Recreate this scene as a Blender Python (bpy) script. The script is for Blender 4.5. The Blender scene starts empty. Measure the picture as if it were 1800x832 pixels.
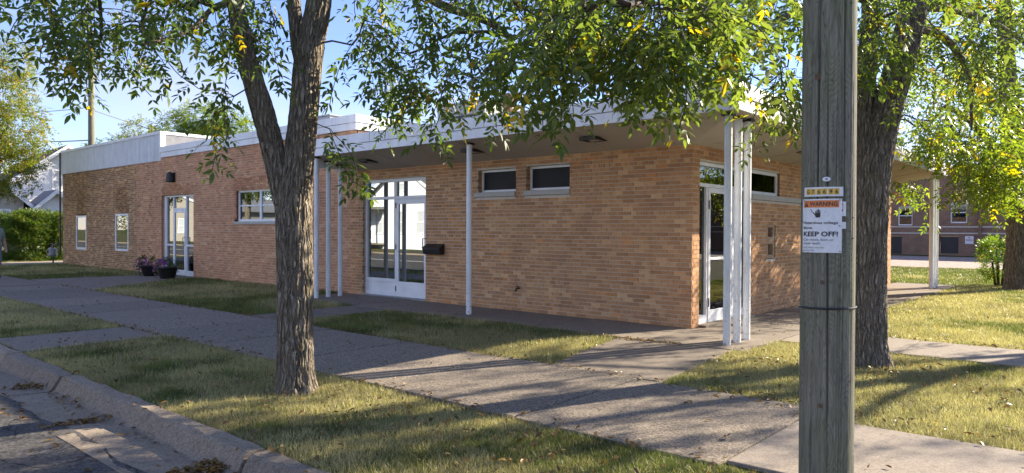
import bpy, bmesh, math, random
import numpy as np
from mathutils import Vector, Matrix
random.seed(7); rng = np.random.default_rng(7)
scene = bpy.context.scene
COL = scene.collection

# ------------------------------------------------------------------ camera
CAM = Vector((5.0, -9.9, 1.5)); FPX = 1250.0
yaw = math.atan2(.656, .754); pitch = -math.atan(13 / FPX); rl = math.radians(.25)
Dv = Vector((-math.sin(yaw) * math.cos(pitch), math.cos(yaw) * math.cos(pitch), math.sin(pitch)))
r0 = Vector((math.cos(yaw), math.sin(yaw), 0)); u0 = r0.cross(Dv)
Rv = r0 * math.cos(rl) + u0 * math.sin(rl); Uv = u0 * math.cos(rl) - r0 * math.sin(rl)
cd = bpy.data.cameras.new('camera'); cam = bpy.data.objects.new('camera', cd); COL.objects.link(cam)
cd.sensor_width = 36; cd.lens = FPX / 1800 * 36; cd.clip_start = .05; cd.clip_end = 2000
cam.matrix_world = Matrix(((Rv.x, Uv.x, -Dv.x, CAM.x), (Rv.y, Uv.y, -Dv.y, CAM.y), (Rv.z, Uv.z, -Dv.z, CAM.z), (0, 0, 0, 1)))
scene.camera = cam
def at(px, py, d):
    return CAM + (Dv + Rv * ((px - 900) / FPX) - Uv * ((py - 416) / FPX)) * d
def proj(p):
    q = Vector(p) - CAM; d = q.dot(Dv)
    return 900 + FPX * q.dot(Rv) / d, 416 - FPX * q.dot(Uv) / d, d

# ------------------------------------------------------------------ sky, sun, exposure
SUN_EL = math.radians(25.5); SUN_ROT = math.atan2(.375, .927)
w = bpy.data.worlds.new('World'); scene.world = w; w.use_nodes = True
nt = w.node_tree; nt.nodes.clear()
wo = nt.nodes.new('ShaderNodeOutputWorld'); bg = nt.nodes.new('ShaderNodeBackground')
sky = nt.nodes.new('ShaderNodeTexSky'); sky.sky_type = 'NISHITA'; sky.sun_disc = False
sky.sun_elevation = SUN_EL; sky.sun_rotation = SUN_ROT; sky.altitude = 0; sky.air_density = 1.0; sky.dust_density = 0; sky.ozone_density = 6
tc = nt.nodes.new('ShaderNodeTexCoord'); mp = nt.nodes.new('ShaderNodeMapping'); mp.inputs['Scale'].default_value = (1.2, 1.2, 4.5)
nz = nt.nodes.new('ShaderNodeTexNoise'); nz.inputs['Scale'].default_value = 1.7; nz.inputs['Detail'].default_value = 7; nz.inputs['Roughness'].default_value = .6
cr = nt.nodes.new('ShaderNodeValToRGB'); cr.color_ramp.elements[0].position = .44; cr.color_ramp.elements[1].position = .80
mx = nt.nodes.new('ShaderNodeMix'); mx.data_type = 'RGBA'; mx.inputs[7].default_value = (3.2, 3.2, 3.6, 1)
ml = nt.nodes.new('ShaderNodeMath'); ml.operation = 'MULTIPLY'; ml.inputs[1].default_value = .6
L = nt.links.new
L(tc.outputs['Generated'], mp.inputs[0]); L(mp.outputs[0], nz.inputs['Vector']); L(nz.outputs[0], cr.inputs[0]); L(cr.outputs[0], ml.inputs[0])
L(ml.outputs[0], mx.inputs[0]); hs = nt.nodes.new('ShaderNodeMix'); hs.data_type = 'RGBA'; hs.blend_type = 'MULTIPLY'; hs.inputs[0].default_value = 1; hs.inputs[7].default_value = (1.0, .90, 1.10, 1); L(sky.outputs[0], hs.inputs[6]); L(hs.outputs[2], mx.inputs[6]); L(mx.outputs[2], bg.inputs[0]); L(bg.outputs[0], wo.inputs[0])
bg.inputs[1].default_value = .083
sd = bpy.data.lights.new('sun', 'SUN'); sd.energy = 3.7; sd.angle = math.radians(.53); sd.color = (1, .97, .91)
so = bpy.data.objects.new('sun', sd); COL.objects.link(so)
to_sun = Vector((math.sin(SUN_ROT) * math.cos(SUN_EL), math.cos(SUN_ROT) * math.cos(SUN_EL), math.sin(SUN_EL)))
so.rotation_euler = to_sun.to_track_quat('Z', 'Y').to_euler(); so.location = (20, 40, 30)
vs = scene.view_settings; vs.view_transform = 'Standard'; vs.look = 'None'; vs.gamma = 1; vs.exposure = 1.95; vs.use_white_balance = True; vs.white_balance_temperature = 7900; vs.use_curve_mapping = False
scene.cycles.max_bounces = 8; scene.cycles.transparent_max_bounces = 12

# ------------------------------------------------------------------ materials
MATS = {}
class NB:
    def __init__(s, name):
        s.m = bpy.data.materials.new(name); s.m.use_nodes = True; s.t = s.m.node_tree; s.t.nodes.clear()
        s.out = s.t.nodes.new('ShaderNodeOutputMaterial')
    def n(s, kind, **kw):
        x = s.t.nodes.new('ShaderNode' + kind)
        for k, v in kw.items():
            if k.startswith('i_'):
                key = k[2:]; key = int(key) if key.isdigit() else key.replace('_', ' ')
                x.inputs[key].default_value = v
            else: setattr(x, k, v)
        return x
    def l(s, a, b): s.t.links.new(a, b)
    def mixc(s, fac, a, b, mode='MIX'):
        x = s.n('Mix', data_type='RGBA', blend_type=mode)
        for k, v in ((0, fac), (6, a), (7, b)):
            if hasattr(v, 'is_output') or hasattr(v, 'links'): s.l(v, x.inputs[k])
            else: x.inputs[k].default_value = v if k == 0 else (*v[:3], 1)
        return x.outputs[2]
    def ramp(s, src, lo, hi, c0=(0, 0, 0), c1=(1, 1, 1)):
        x = s.n('ValToRGB'); e = x.color_ramp.elements; e[0].position = lo; e[1].position = hi
        e[0].color = (*c0, 1); e[1].color = (*c1, 1); s.l(src, x.inputs[0]); return x.outputs[0]
    def coord(s, kind='Object', scale=(1, 1, 1)):
        if kind == 'World':
            g = s.n('NewGeometry'); o = g.outputs['Position']
        else:
            o = s.n('TexCoord').outputs[kind]
        m = s.n('Mapping'); m.inputs['Scale'].default_value = scale; s.l(o, m.inputs[0]); return m.outputs[0]
    def noise(s, co, scale, detail=5, rough=.55):
        x = s.n('TexNoise'); x.inputs['Scale'].default_value = scale; x.inputs['Detail'].default_value = detail; x.inputs['Roughness'].default_value = rough
        s.l(co, x.inputs['Vector']); return x.outputs[0]
    def finish(s, color, rough=.8, bump=None, bs=.3, bd=.01, **kw):
        p = s.n('BsdfPrincipled')
        if hasattr(color, 'links'): s.l(color, p.inputs['Base Color'])
        else: p.inputs['Base Color'].default_value = (*color[:3], 1)
        if hasattr(rough, 'links'): s.l(rough, p.inputs['Roughness'])
        else: p.inputs['Roughness'].default_value = rough
        for k, v in kw.items(): p.inputs[k.replace('_', ' ')].default_value = v
        if bump is not None:
            b = s.n('Bump'); b.inputs['Strength'].default_value = bs; b.inputs['Distance'].default_value = bd
            s.l(bump, b.inputs['Height']); s.l(b.outputs[0], p.inputs['Normal'])
        s.l(p.outputs[0], s.out.inputs[0]); MATS[s.m.name] = s.m; return p

def simple(name, c0, c1, scale=6, rough=.7, bump=.15, bd=.004, coord='World', stretch=(1, 1, 1), fine=60, spec=.5, metal=0):
    b = NB(name); co = b.coord(coord, stretch)
    n1 = b.noise(co, scale, 6, .6); n2 = b.noise(co, fine, 4, .6)
    c = b.mixc(b.ramp(n1, .35, .68), c0, c1)
    c = b.mixc(b.ramp(n2, .3, .75), c, b.mixc(.5, c, (c0[0] * .7, c0[1] * .7, c0[2] * .7)))
    b.finish(c, rough, n2, bump, bd, Specular_IOR_Level=spec, Metallic=metal); return b.m

def concrete(name, c0, c1, agg, aggscale=150, crack=True, aggmix=.6):
    b = NB(name); co = b.coord('World')
    n1 = b.noise(co, .9, 6, .65); n2 = b.noise(co, 9, 5, .7); n3 = b.noise(co, aggscale, 3, .7)
    v = b.n('TexVoronoi'); v.inputs['Scale'].default_value = aggscale * .7; b.l(co, v.inputs['Vector'])
    c = b.mixc(b.ramp(n1, .3, .7), c0, c1)
    c = b.mixc(b.ramp(n2, .45, .75), c, tuple(x * .62 for x in c0))
    sp = b.ramp(v.outputs['Color'], .2, .8); c = b.mixc(aggmix, c, b.mixc(sp, tuple(x * .55 for x in c0), agg))
    c = b.mixc(b.ramp(n3, .62, .72), c, tuple(x * 1.25 for x in agg))
    if crack:
        wv = b.n('VectorMath', operation='ADD'); nn = b.n('TexNoise'); nn.inputs['Scale'].default_value = 1.5; nn.inputs['Detail'].default_value = 6
        b.l(co, nn.inputs['Vector']); b.l(co, wv.inputs[0]); b.l(nn.outputs['Color'], wv.inputs[1])
        v2 = b.n('TexVoronoi', feature='DISTANCE_TO_EDGE'); v2.inputs['Scale'].default_value = .33; b.l(wv.outputs[0], v2.inputs['Vector'])
        ck = b.ramp(v2.outputs[0], .0, .006, (1, 1, 1), (0, 0, 0)); c = b.mixc(ck, c, tuple(x * .3 for x in c0))
    oi = b.n('ObjectInfo'); c = b.mixc(b.ramp(oi.outputs['Random'], .0, 1.0), b.mixc(1, c, (.84, .84, .85), 'MULTIPLY'), b.mixc(1, c, (1.12, 1.10, 1.07), 'MULTIPLY'))
    n8 = b.noise(co, 2.6, 6, .75); c = b.mixc(b.ramp(n8, .58, .70), c, b.mixc(1, c, (.74, .72, .70), 'MULTIPLY'))
    b.finish(c, .92, n3, .5, .004, Specular_IOR_Level=.25); return b.m

def brickmat(name, src):
    b = NB(name)
    if src == 'obj': c = b.n('ObjectInfo').outputs['Color']
    else:
        a = b.n('Attribute', attribute_name='col'); c = a.outputs['Color']
    co = b.coord('World'); n1 = b.noise(co, 45, 5, .7); n2 = b.noise(co, 260, 3, .7); n3 = b.noise(co, 2.2, 4, .6)
    c = b.mixc(b.ramp(n1, .42, .72), c, b.mixc(1, c, (.62, .56, .52), 'MULTIPLY'))
    c = b.mixc(b.ramp(n2, .62, .72), c, (.20, .12, .08))
    c = b.mixc(b.ramp(n3, .55, .85), c, b.mixc(.18, c, (.50, .38, .28)))
    n5 = b.noise(b.coord('World', (1.6, 1.6, .28)), 2.4, 5, .65); n6 = b.noise(co, .7, 4, .6)
    c = b.mixc(b.ramp(n5, .56, .80), c, b.mixc(1, c, (.66, .63, .60), 'MULTIPLY')); c = b.mixc(b.ramp(n6, .35, .70), b.mixc(1, c, (.90, .90, .92), 'MULTIPLY'), b.mixc(1, c, (1.07, 1.06, 1.03), 'MULTIPLY'))
    b.finish(c, .9, n1, .5, .004, Specular_IOR_Level=.25); return b.m

def leafmat(name, trans=.5, gain=1.0, tint=(2.3, 2.35, 1.0)):
    b = NB(name); a = b.n('Attribute', attribute_name='col')
    co = b.coord('World'); n1 = b.noise(co, 30, 3, .6)
    c = b.mixc(b.ramp(n1, .3, .75), a.outputs['Color'], b.mixc(1, a.outputs['Color'], (.75, .82, .7), 'MULTIPLY'))
    p = b.finish(c, .42, None, Specular_IOR_Level=.45)
    tr = b.n('BsdfTranslucent'); tcx = b.mixc(1, c, tuple(q * gain for q in tint), 'MULTIPLY'); b.l(tcx, tr.inputs[0])
    ms = b.n('MixShader'); ms.inputs[0].default_value = trans
    b.l(p.outputs[0], ms.inputs[1]); b.l(tr.outputs[0], ms.inputs[2]); b.l(ms.outputs[0], b.out.inputs[0]); return b.m

def glassmat(name, refl=.5, tint=(.75, .8, .8), wob=.0):
    b = NB(name); g = b.n('BsdfGlossy'); g.inputs['Roughness'].default_value = .0; g.inputs[0].default_value = (.38, .41, .42, 1)
    t = b.n('BsdfTransparent'); t.inputs[0].default_value = (*tint, 1)
    lw = b.n('LayerWeight'); lw.inputs[0].default_value = refl
    if wob:
        co = b.coord('World'); nn = b.noise(co, 1.6, 1, .4); bm = b.n('Bump'); bm.inputs['Strength'].default_value = wob; bm.inputs['Distance'].default_value = .02
        b.l(nn, bm.inputs['Height']); b.l(bm.outputs[0], g.inputs['Normal'])
    ms = b.n('MixShader'); b.l(lw.outputs['Fresnel'], ms.inputs[0]); b.l(t.outputs[0], ms.inputs[1]); b.l(g.outputs[0], ms.inputs[2])
    b.l(ms.outputs[0], b.out.inputs[0]); MATS[name] = b.m; return b.m

def barkmat(name, c0, c1, c2):
    b = NB(name); co = b.coord('World', (1, 1, .22)); n1 = b.noise(co, 38, 6, .7)
    co2 = b.coord('World'); n2 = b.noise(co2, 4, 5, .7); n3 = b.noise(co2, 110, 3, .7)
    wv = b.n('VectorMath', operation='ADD'); nn = b.n('TexNoise'); nn.inputs['Scale'].default_value = 9; nn.inputs['Detail'].default_value = 3; b.l(co2, nn.inputs['Vector'])
    sc_ = b.n('VectorMath', operation='SCALE'); sc_.inputs['Scale'].default_value = .05; b.l(nn.outputs['Color'], sc_.inputs[0]); b.l(co2, wv.inputs[0]); b.l(sc_.outputs[0], wv.inputs[1])
    mp_ = b.n('Mapping'); mp_.inputs['Scale'].default_value = (1, 1, .17); b.l(wv.outputs[0], mp_.inputs[0])
    v = b.n('TexVoronoi', feature='DISTANCE_TO_EDGE'); v.inputs['Scale'].default_value = 27; b.l(mp_.outputs[0], v.inputs['Vector'])
    h = b.ramp(v.outputs[0], .02, .26)
    c = b.mixc(b.ramp(n1, .35, .68), c0, c1)
    c = b.mixc(b.ramp(n2, .54, .74), c, c2)
    c = b.mixc(b.ramp(n3, .60, .68), c, tuple(min(.5, x * 1.45) for x in c1))
    c = b.mixc(h, b.mixc(.52, c, (.075, .056, .040)), c)
    hh = b.n('Math', operation='ADD'); b.l(h, hh.inputs[0]); mm = b.n('Math', operation='MULTIPLY'); mm.inputs[1].default_value = .35; b.l(n1, mm.inputs[0]); b.l(mm.outputs[0], hh.inputs[1])
    b.finish(c, .95, hh.outputs[0], 1.0, .025, Specular_IOR_Level=.12); return b.m

def paintmat(name, c, chips=True, rust=(.16, .07, .03), thr=.66, rough=.5, grime=False):
    b = NB(name); co = b.coord('World'); n1 = b.noise(co, 3, 5, .6); n2 = b.noise(co, 28, 6, .75)
    cc = b.mixc(b.ramp(n1, .35, .75), c, tuple(x * .86 for x in c))
    if grime:
        n9 = b.noise(b.coord('World', (1, 1, .12)), 7, 5, .65); cc = b.mixc(b.ramp(n9, .50, .78), cc, b.mixc(1, cc, (.82, .80, .76), 'MULTIPLY'))
    if chips:
        sp = b.n('SeparateXYZ'); b.l(co, sp.inputs[0]); mr = b.n('MapRange'); mr.inputs['From Min'].default_value = 0; mr.inputs['From Max'].default_value = 1.6; mr.inputs['To Min'].default_value = .12; mr.inputs['To Max'].default_value = 0; b.l(sp.outputs[2], mr.inputs[0])
        ad = b.n('Math', operation='ADD'); b.l(n2, ad.inputs[0]); b.l(mr.outputs[0], ad.inputs[1])
        n7 = b.noise(b.coord('World', (1, 1, .15)), 9, 4, .6); cc = b.mixc(b.ramp(n7, .55, .75), cc, b.mixc(1, cc, (.80, .77, .70), 'MULTIPLY')); cc = b.mixc(b.ramp(ad.outputs[0], thr, thr + .02), cc, rust)
    b.finish(cc, rough, n2, .08, .003); return b.m

M_brick_o = brickmat('brick_single', 'obj'); M_brick = brickmat('brick_coursed', 'attr')
M_mortar = simple('mortar', (.60, .52, .43), (.70, .61, .51), 8, .95, .3, .003)
M_white = paintmat('white_aluminium', (.82, .83, .84), False, rough=.38)
M_fascia = paintmat('fascia_metal', (.84, .85, .86), False, rough=.42, grime=True)
M_clad = paintmat('ribbed_cladding', (.76, .78, .80), False, rough=.45, grime=True)
M_panel = simple('grey_panel', (.20, .20, .21), (.27, .27, .28), 5, .8)
M_soffit = simple('soffit_paint', (.54, .49, .43), (.60, .55, .49), 2, .8, .1)
M_pipe = paintmat('pipe_paint', (.80, .82, .83), True, thr=.70)
M_stone = simple('limestone_sill', (.46, .44, .39), (.55, .52, .46), 12, .9, .2)
M_dark = simple('dark_metal', (.018, .017, .016), (.03, .028, .026), 8, .5)
M_black = simple('black_paint', (.012, .012, .013), (.02, .02, .021), 8, .38)
M_glass = glassmat('window_glass', .48, (.55, .6, .6), .02)
M_glassd = glassmat('dark_window_glass', .06, (.25, .26, .26), .02)
M_screen = simple('window_screen', (.014, .015, .015), (.024, .025, .025), 3, .5, .02, spec=.2)
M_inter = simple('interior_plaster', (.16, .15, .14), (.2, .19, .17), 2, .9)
M_roofm = simple('roof_membrane', (.7, .7, .7), (.78, .78, .78), 2, .7)
M_galv = simple('galvanised_metal', (.27, .28, .30), (.36, .38, .40), 6, .45, .1, metal=.3)
M_rustv = simple('rusty_vent', (.17, .09, .06), (.25, .14, .10), 20, .85)
M_slab = concrete('porch_concrete', (.21, .17, .135), (.26, .215, .17), (.31, .26, .21), 170, False, .45)
M_walk = concrete('exposed_aggregate', (.150, .122, .094), (.195, .160, .125), (.37, .31, .25), 130, False, .72)
M_path = concrete('path_concrete', (.27, .225, .185), (.33, .28, .23), (.37, .32, .27), 160, False, .45)
M_kerb = concrete('kerb_concrete', (.23, .185, .140), (.31, .255, .195), (.38, .315, .245), 120, False, .5)
M_asph = concrete('asphalt', (.062, .058, .053), (.095, .089, .082), (.19, .175, .16), 90, True, .6)
M_gravel = concrete('gravel', (.33, .245, .20), (.42, .31, .255), (.5, .40, .34), 14, False, .5)
M_leaf = leafmat('ash_leaf', .52)
M_leafy = leafmat('yellowing_leaf', .55, .92)
M_shrub = leafmat('shrub_leaf', .4)
M_bark = barkmat('ash_bark', (.16, .130, .098), (.37, .315, .25), (.21, .18, .10))
M_twig = simple('twig_bark', (.05, .035, .028), (.09, .065, .05), 30, .9)
M_grass = leafmat('grass_blade', .35, 1.0, (1.7, 1.85, 1.1))
M_litter = leafmat('fallen_leaf', .25, 1.0, (1.3, 1.2, 1.0))
M_petal = leafmat('petal', .3)
M_sign = simple('sign_plastic', (.74, .75, .77), (.80, .81, .83), 5, .4, .05)
M_orange = simple('sign_orange', (.75, .20, .05), (.80, .24, .07), 5, .45, .02)
M_yellow = simple('number_yellow', (.72, .42, .03), (.78, .48, .05), 5, .5, .02)
M_ink = simple('black_ink', (.012, .012, .014), (.016, .016, .018), 5, .5, .02)
M_red = simple('red_ink', (.5, .04, .04), (.55, .06, .05), 5, .5, .02)
M_siding = simple('white_siding', (.74, .75, .77), (.80, .81, .82), 3, .6, .05)
M_shing = simple('roof_shingles', (.07, .068, .07), (.13, .125, .125), 14, .9, .3)
M_shing2 = simple('grey_shingles', (.20, .20, .21), (.28, .28, .285), 14, .9, .3)
M_tan = simple('tan_siding', (.38, .34, .28), (.44, .40, .33), 3, .7, .05)
M_blind = simple('window_blind', (.5, .52, .55), (.6, .62, .65), 3, .7)
M_plastic = simple('pot_plastic', (.012, .012, .013), (.022, .02, .02), 9, .35)

def ground_mat():
    b = NB('lawn_soil'); co = b.coord('World'); n1 = b.noise(co, .55, 6, .65); n2 = b.noise(co, 7, 6, .7); n3 = b.noise(co, 70, 4, .7); n4 = b.noise(co, 240, 2, .7)
    c = b.mixc(b.ramp(n1, .40, .62), (.088, .082, .030), (.062, .085, .022))
    c = b.mixc(b.ramp(n2, .46, .7), c, (.155, .125, .058))
    c = b.mixc(b.ramp(n3, .5, .75), c, (.045, .036, .02))
    c = b.mixc(b.ramp(n4, .58, .75), c, (.24, .20, .10))
    b.finish(c, .95, n3, .8, .02, Specular_IOR_Level=.1); return b.m
M_soil = ground_mat()

def wood_mat():
    b = NB('weathered_pole_wood'); co = b.coord('Object', (1, 1, .06)); n1 = b.noise(co, 55, 6, .65); n2 = b.noise(co, 170, 3, .6)
    cb = b.coord('Object', (1, 1, .35)); n4 = b.noise(cb, 6, 5, .6)
    cw = b.coord('Object', (1, 1, .20)); n5 = b.noise(cw, 7.5, 1.5, .45)
    m1 = b.n('Math', operation='MULTIPLY'); m1.inputs[1].default_value = 40; b.l(n5, m1.inputs[0]); m2 = b.n('Math', operation='PINGPONG'); m2.inputs[1].default_value = .5; b.l(m1.outputs[0], m2.inputs[0])
    c = b.mixc(b.ramp(n1, .34, .68), (.145, .136, .106), (.275, .258, .205))
    c = b.mixc(b.ramp(n4, .45, .68), c, b.mixc(1, c, (.90, 1.0, .82), 'MULTIPLY'))
    c = b.mixc(b.ramp(m2.outputs[0], .05, .30, (1, 1, 1), (0, 0, 0)), c, b.mixc(1, c, (.76, .74, .70), 'MULTIPLY'))
    c = b.mixc(b.ramp(n2, .62, .72), c, (.05, .045, .036))
    b.finish(c, .9, n1, .6, .006, Specular_IOR_Level=.2); return b.m
M_wood = wood_mat()

def far_brick():
    b = NB('dark_red_brick'); co = b.coord('World', (1, 1, 1))
    sw = b.n('SeparateXYZ'); b.l(co, sw.inputs[0]); cb = b.n('CombineXYZ'); ad = b.n('Math', operation='ADD'); b.l(sw.outputs[0], ad.inputs[0]); b.l(sw.outputs[1], ad.inputs[1])
    b.l(ad.outputs[0], cb.inputs[0]); b.l(sw.outputs[2], cb.inputs[1])
    t = b.n('TexBrick'); t.inputs['Scale'].default_value = 1; t.inputs['Brick Width'].default_value = .21; t.inputs['Row Height'].default_value = .075; t.inputs['Mortar Size'].default_value = .012
    t.inputs['Color1'].default_value = (.30, .135, .075, 1); t.inputs['Color2'].default_value = (.20, .095, .058, 1); t.inputs['Mortar'].default_value = (.33, .245, .18, 1); b.l(cb.outputs[0], t.inputs['Vector'])
    n = b.noise(co, 1.3, 5, .6); c = b.mixc(b.ramp(n, .4, .7), t.outputs[0], b.mixc(1, t.outputs[0], (.75, .72, .7), 'MULTIPLY'))
    b.finish(c, .92, t.outputs['Fac'], .3, .01); return b.m
M_farbrick = far_brick()

# ------------------------------------------------------------------ mesh helpers
def link(o, parent=None):
    COL.objects.link(o)
    if parent is not None: o.parent = parent
    return o
def tag(o, label=None, cat=None, group=None, kind=None):
    if label: o['label'] = label
    if cat: o['category'] = cat
    if group: o['group'] = group
    if kind: o['kind'] = kind
    return o
def thing(name, label, cat, loc=(0, 0, 0), group=None):
    o = bpy.data.objects.new(name, None); o.empty_display_size = .2; COL.objects.link(o); o.location = loc
    return tag(o, label, cat, group)
class MB:
    def __init__(s): s.v = []; s.f = []; s.c = []; s.T = None
    def add(s, vs, fs, col=None):
        n = len(s.v)
        s.v.extend([s.T(p) for p in vs] if s.T else vs); s.f.extend([tuple(i + n for i in f) for f in fs]); s.c.extend([col] * len(fs)); return s
    def box(s, x0, x1, y0, y1, z0, z1, col=None, back=True):
        f = [(0, 3, 2, 1), (4, 5, 6, 7), (0, 1, 5, 4), (1, 2, 6, 5), (2, 3, 7, 6), (3, 0, 4, 7)]
        return s.add([(x0, y0, z0), (x1, y0, z0), (x1, y1, z0), (x0, y1, z0), (x0, y0, z1), (x1, y0, z1), (x1, y1, z1), (x0, y1, z1)], f if back else f[:4] + f[5:], col)
    def quad(s, a, b, c, d, col=None): return s.add([a, b, c, d], [(0, 1, 2, 3)], col)
    def prism(s, poly, z0, z1, col=None):
        n = len(poly); vs = [(*p, z0) for p in poly] + [(*p, z1) for p in poly]
        fs = [tuple(range(n - 1, -1, -1)), tuple(range(n, 2 * n))] + [(i, (i + 1) % n, n + (i + 1) % n, n + i) for i in range(n)]
        return s.add(vs, fs, col)
    def tube(s, pts, rad, n=8, caps=True, col=None):
        pts = [Vector(p) for p in pts]; rr = rad if hasattr(rad, '__len__') else [rad] * len(pts)
        vs = []; t0 = None; up = None
        for i, p in enumerate(pts):
            t = (pts[min(i + 1, len(pts) - 1)] - pts[max(i - 1, 0)]).normalized()
            if up is None: up = t.orthogonal().normalized()
            else: up = (up - t * up.dot(t)).normalized()
            sd_ = t.cross(up)
            for k in range(n):
                a = 2 * math.pi * k / n; vs.append(tuple(p + (up * math.cos(a) + sd_ * math.sin(a)) * rr[i]))
        fs = [(i * n + k, i * n + (k + 1) % n, (i + 1) * n + (k + 1) % n, (i + 1) * n + k) for i in range(len(pts) - 1) for k in range(n)]
        if caps: fs += [tuple(range(n - 1, -1, -1)), tuple(range((len(pts) - 1) * n, len(pts) * n))]
        return s.add(vs, fs, col)
    def lathe(s, prof, c, n=16, col=None):
        vs = [(c[0] + r * math.cos(2 * math.pi * k / n), c[1] + r * math.sin(2 * math.pi * k / n), c[2] + z) for r, z in prof for k in range(n)]
        m = len(prof); fs = [(i * n + k, i * n + (k + 1) % n, (i + 1) * n + (k + 1) % n, (i + 1) * n + k) for i in range(m - 1) for k in range(n)]
        fs += [tuple(range(n - 1, -1, -1)), tuple(range((m - 1) * n, m * n))]
        return s.add(vs, fs, col)
    def build(s, name, mat, parent=None, bevel=0, smooth=False):
        me = bpy.data.meshes.new(name); me.from_pydata(s.v, [], s.f); me.materials.append(mat)
        if any(c is not None for c in s.c):
            a = me.attributes.new('col', 'FLOAT_COLOR', 'FACE'); a.data.foreach_set('color', np.array([(*c, 1) if c is not None else (.3, .3, .3, 1) for c in s.c], np.float32).ravel())
        if smooth: me.polygons.foreach_set('use_smooth', [True] * len(me.polygons))
        me.update(); o = link(bpy.data.objects.new(name, me), parent)
        if bevel:
            b = o.modifiers.new('bevel', 'BEVEL'); b.width = bevel; b.segments = 2; b.limit_method = 'ANGLE'
        return o
def np_mesh(name, V, F, mat, parent=None, col=None, smooth=False):
    V = np.ascontiguousarray(V, np.float32); F = np.ascontiguousarray(F, np.int32); k = F.shape[1]
    me = bpy.data.meshes.new(name); me.vertices.add(len(V)); me.vertices.foreach_set('co', V.ravel())
    me.loops.add(F.size); me.loops.foreach_set('vertex_index', F.ravel()); me.polygons.add(len(F))
    me.polygons.foreach_set('loop_start', np.arange(0, F.size, k, dtype=np.int32)); me.polygons.foreach_set('loop_total', np.full(len(F), k, np.int32))
    me.materials.append(mat)
    if col is not None:
        a = me.attributes.new('col', 'FLOAT_COLOR', 'FACE'); a.data.foreach_set('color', np.concatenate([col, np.ones((len(col), 1))], 1).astype(np.float32).ravel())
    if smooth: me.polygons.foreach_set('use_smooth', np.ones(len(F), bool))
    me.update(calc_edges=True); me.validate(); return link(bpy.data.objects.new(name, me), parent)
def vnoise2(x, y, seed=0, px=None):
    r = np.random.default_rng(seed); G = r.random((256, 256))
    xi = np.floor(x).astype(int); yi = np.floor(y).astype(int); fx = x - xi; fy = y - yi
    fx = fx * fx * (3 - 2 * fx); fy = fy * fy * (3 - 2 * fy)
    w_ = (lambda a: a % px) if px else (lambda a: a % 256)
    a = G[w_(xi), yi % 256]; b = G[w_(xi + 1), yi % 256]; c = G[w_(xi), (yi + 1) % 256]; d = G[w_(xi + 1), (yi + 1) % 256]
    return (a * (1 - fx) + b * fx) * (1 - fy) + (c * (1 - fx) + d * fx) * fy

# ------------------------------------------------------------------ ground, road, pavements
def lawn_h(x, y):
    return -.026 + .022 * (vnoise2(x * .8 + 50, y * .8 + 50, 3) - .5) + .018 * (vnoise2(x * 3 + 9, y * 3 + 40, 4) - .5)
def grid_sheet(name, xs, ys, zf, mat):
    X, Y = np.meshgrid(xs, ys, indexing='ij'); Z = zf(X, Y); V = np.stack([X, Y, Z], -1).reshape(-1, 3); ny = len(ys)
    i, j = np.meshgrid(np.arange(len(xs) - 1), np.arange(ny - 1), indexing='ij'); a = (i * ny + j).ravel()
    return np_mesh(name, V, np.stack([a, a + ny, a + ny + 1, a + 1], 1), mat, smooth=True)
xs = np.concatenate([np.linspace(-500, -34, 20), np.arange(-33, 10, .2), np.linspace(10.5, 500, 30)])
ys = np.concatenate([np.arange(-7.36, 4, .16), np.arange(4.2, 24, .8), np.linspace(25, 700, 30)])
tag(grid_sheet('ground', xs, ys, lawn_h, M_soil), kind='structure')
tag(MB().quad((-500, -500, -.02), (500, -500, -.02), (500, -18.4, -.02), (-500, -18.4, -.02)).build('ground', M_soil), kind='structure')
xr = np.concatenate([np.linspace(-500, -20, 30), np.arange(-19, 9, .25), np.linspace(10, 500, 30)])
road = grid_sheet('road', xr, np.concatenate([np.linspace(-18.3, -10, 12), np.arange(-9.8, -8.0, .1)]), lambda x, y: -.135 + .05 * np.clip((-8.05 - y) / 5, 0, 1) + .006 * (vnoise2(x * 3, y * 3 + 90, 5) - .5), M_asph); tag(road, kind='structure')
for v_ in road.data.vertices:
    if v_.co.y > -8.25: v_.co.y += .10 * (float(vnoise2(np.array([v_.co.x * 4 + 400]), np.array([3.]), 6)[0]) - .35) + .05 * random.random(); v_.co.z += .012
far_kerb = tag(MB().box(-500, 500, -18.4, -18.2, -.3, .0).build('kerb', M_kerb), kind='structure')
# painted lane line across the road
tag(MB().box(-60, -3.6, -12.95, -12.83, -.082, -.0775).build('road_marking', M_sign), kind='structure')

SLABS = []      # polygons the lawn must keep clear of
def slab(parent, poly, mat, z=0.0, gap=.011, th=.12, tilt=.004, name='slab'):
    cx = sum(p[0] for p in poly) / len(poly); cy = sum(p[1] for p in poly) / len(poly); SLABS.append(list(poly))
    pp = []
    for (x, y) in poly:
        d = math.hypot(x - cx, y - cy); pp.append((x - (x - cx) / d * gap, y - (y - cy) / d * gap))
    m = MB(); m.prism(pp, z - th, z); ax, ay = random.uniform(-tilt, tilt), random.uniform(-tilt, tilt); dz = random.uniform(-tilt, tilt)
    m.v = [(x, y, zz + (ax * (x - cx) + ay * (y - cy) + dz if abs(zz - z) < 1e-6 else 0)) for x, y, zz in m.v]
    return m.build(name, mat, parent, bevel=.008)
def pavement(name, label=None):
    o = bpy.data.objects.new(name, None); COL.objects.link(o); o['kind'] = 'structure'; return o
pv = pavement('pavement')
x = 3.02
for i in range(24):
    L_ = 1.52 if i > 4 else 1.75
    if i in (3,): mt = M_walk
    slab(pv, [(x - L_, -5.6), (x, -5.6), (x, -3.66), (x - L_, -3.66)], M_slab if i in (6, 9, 12, 13, 14, 15, 19) else M_walk, z=.0); x -= L_
x = 3.02
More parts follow.
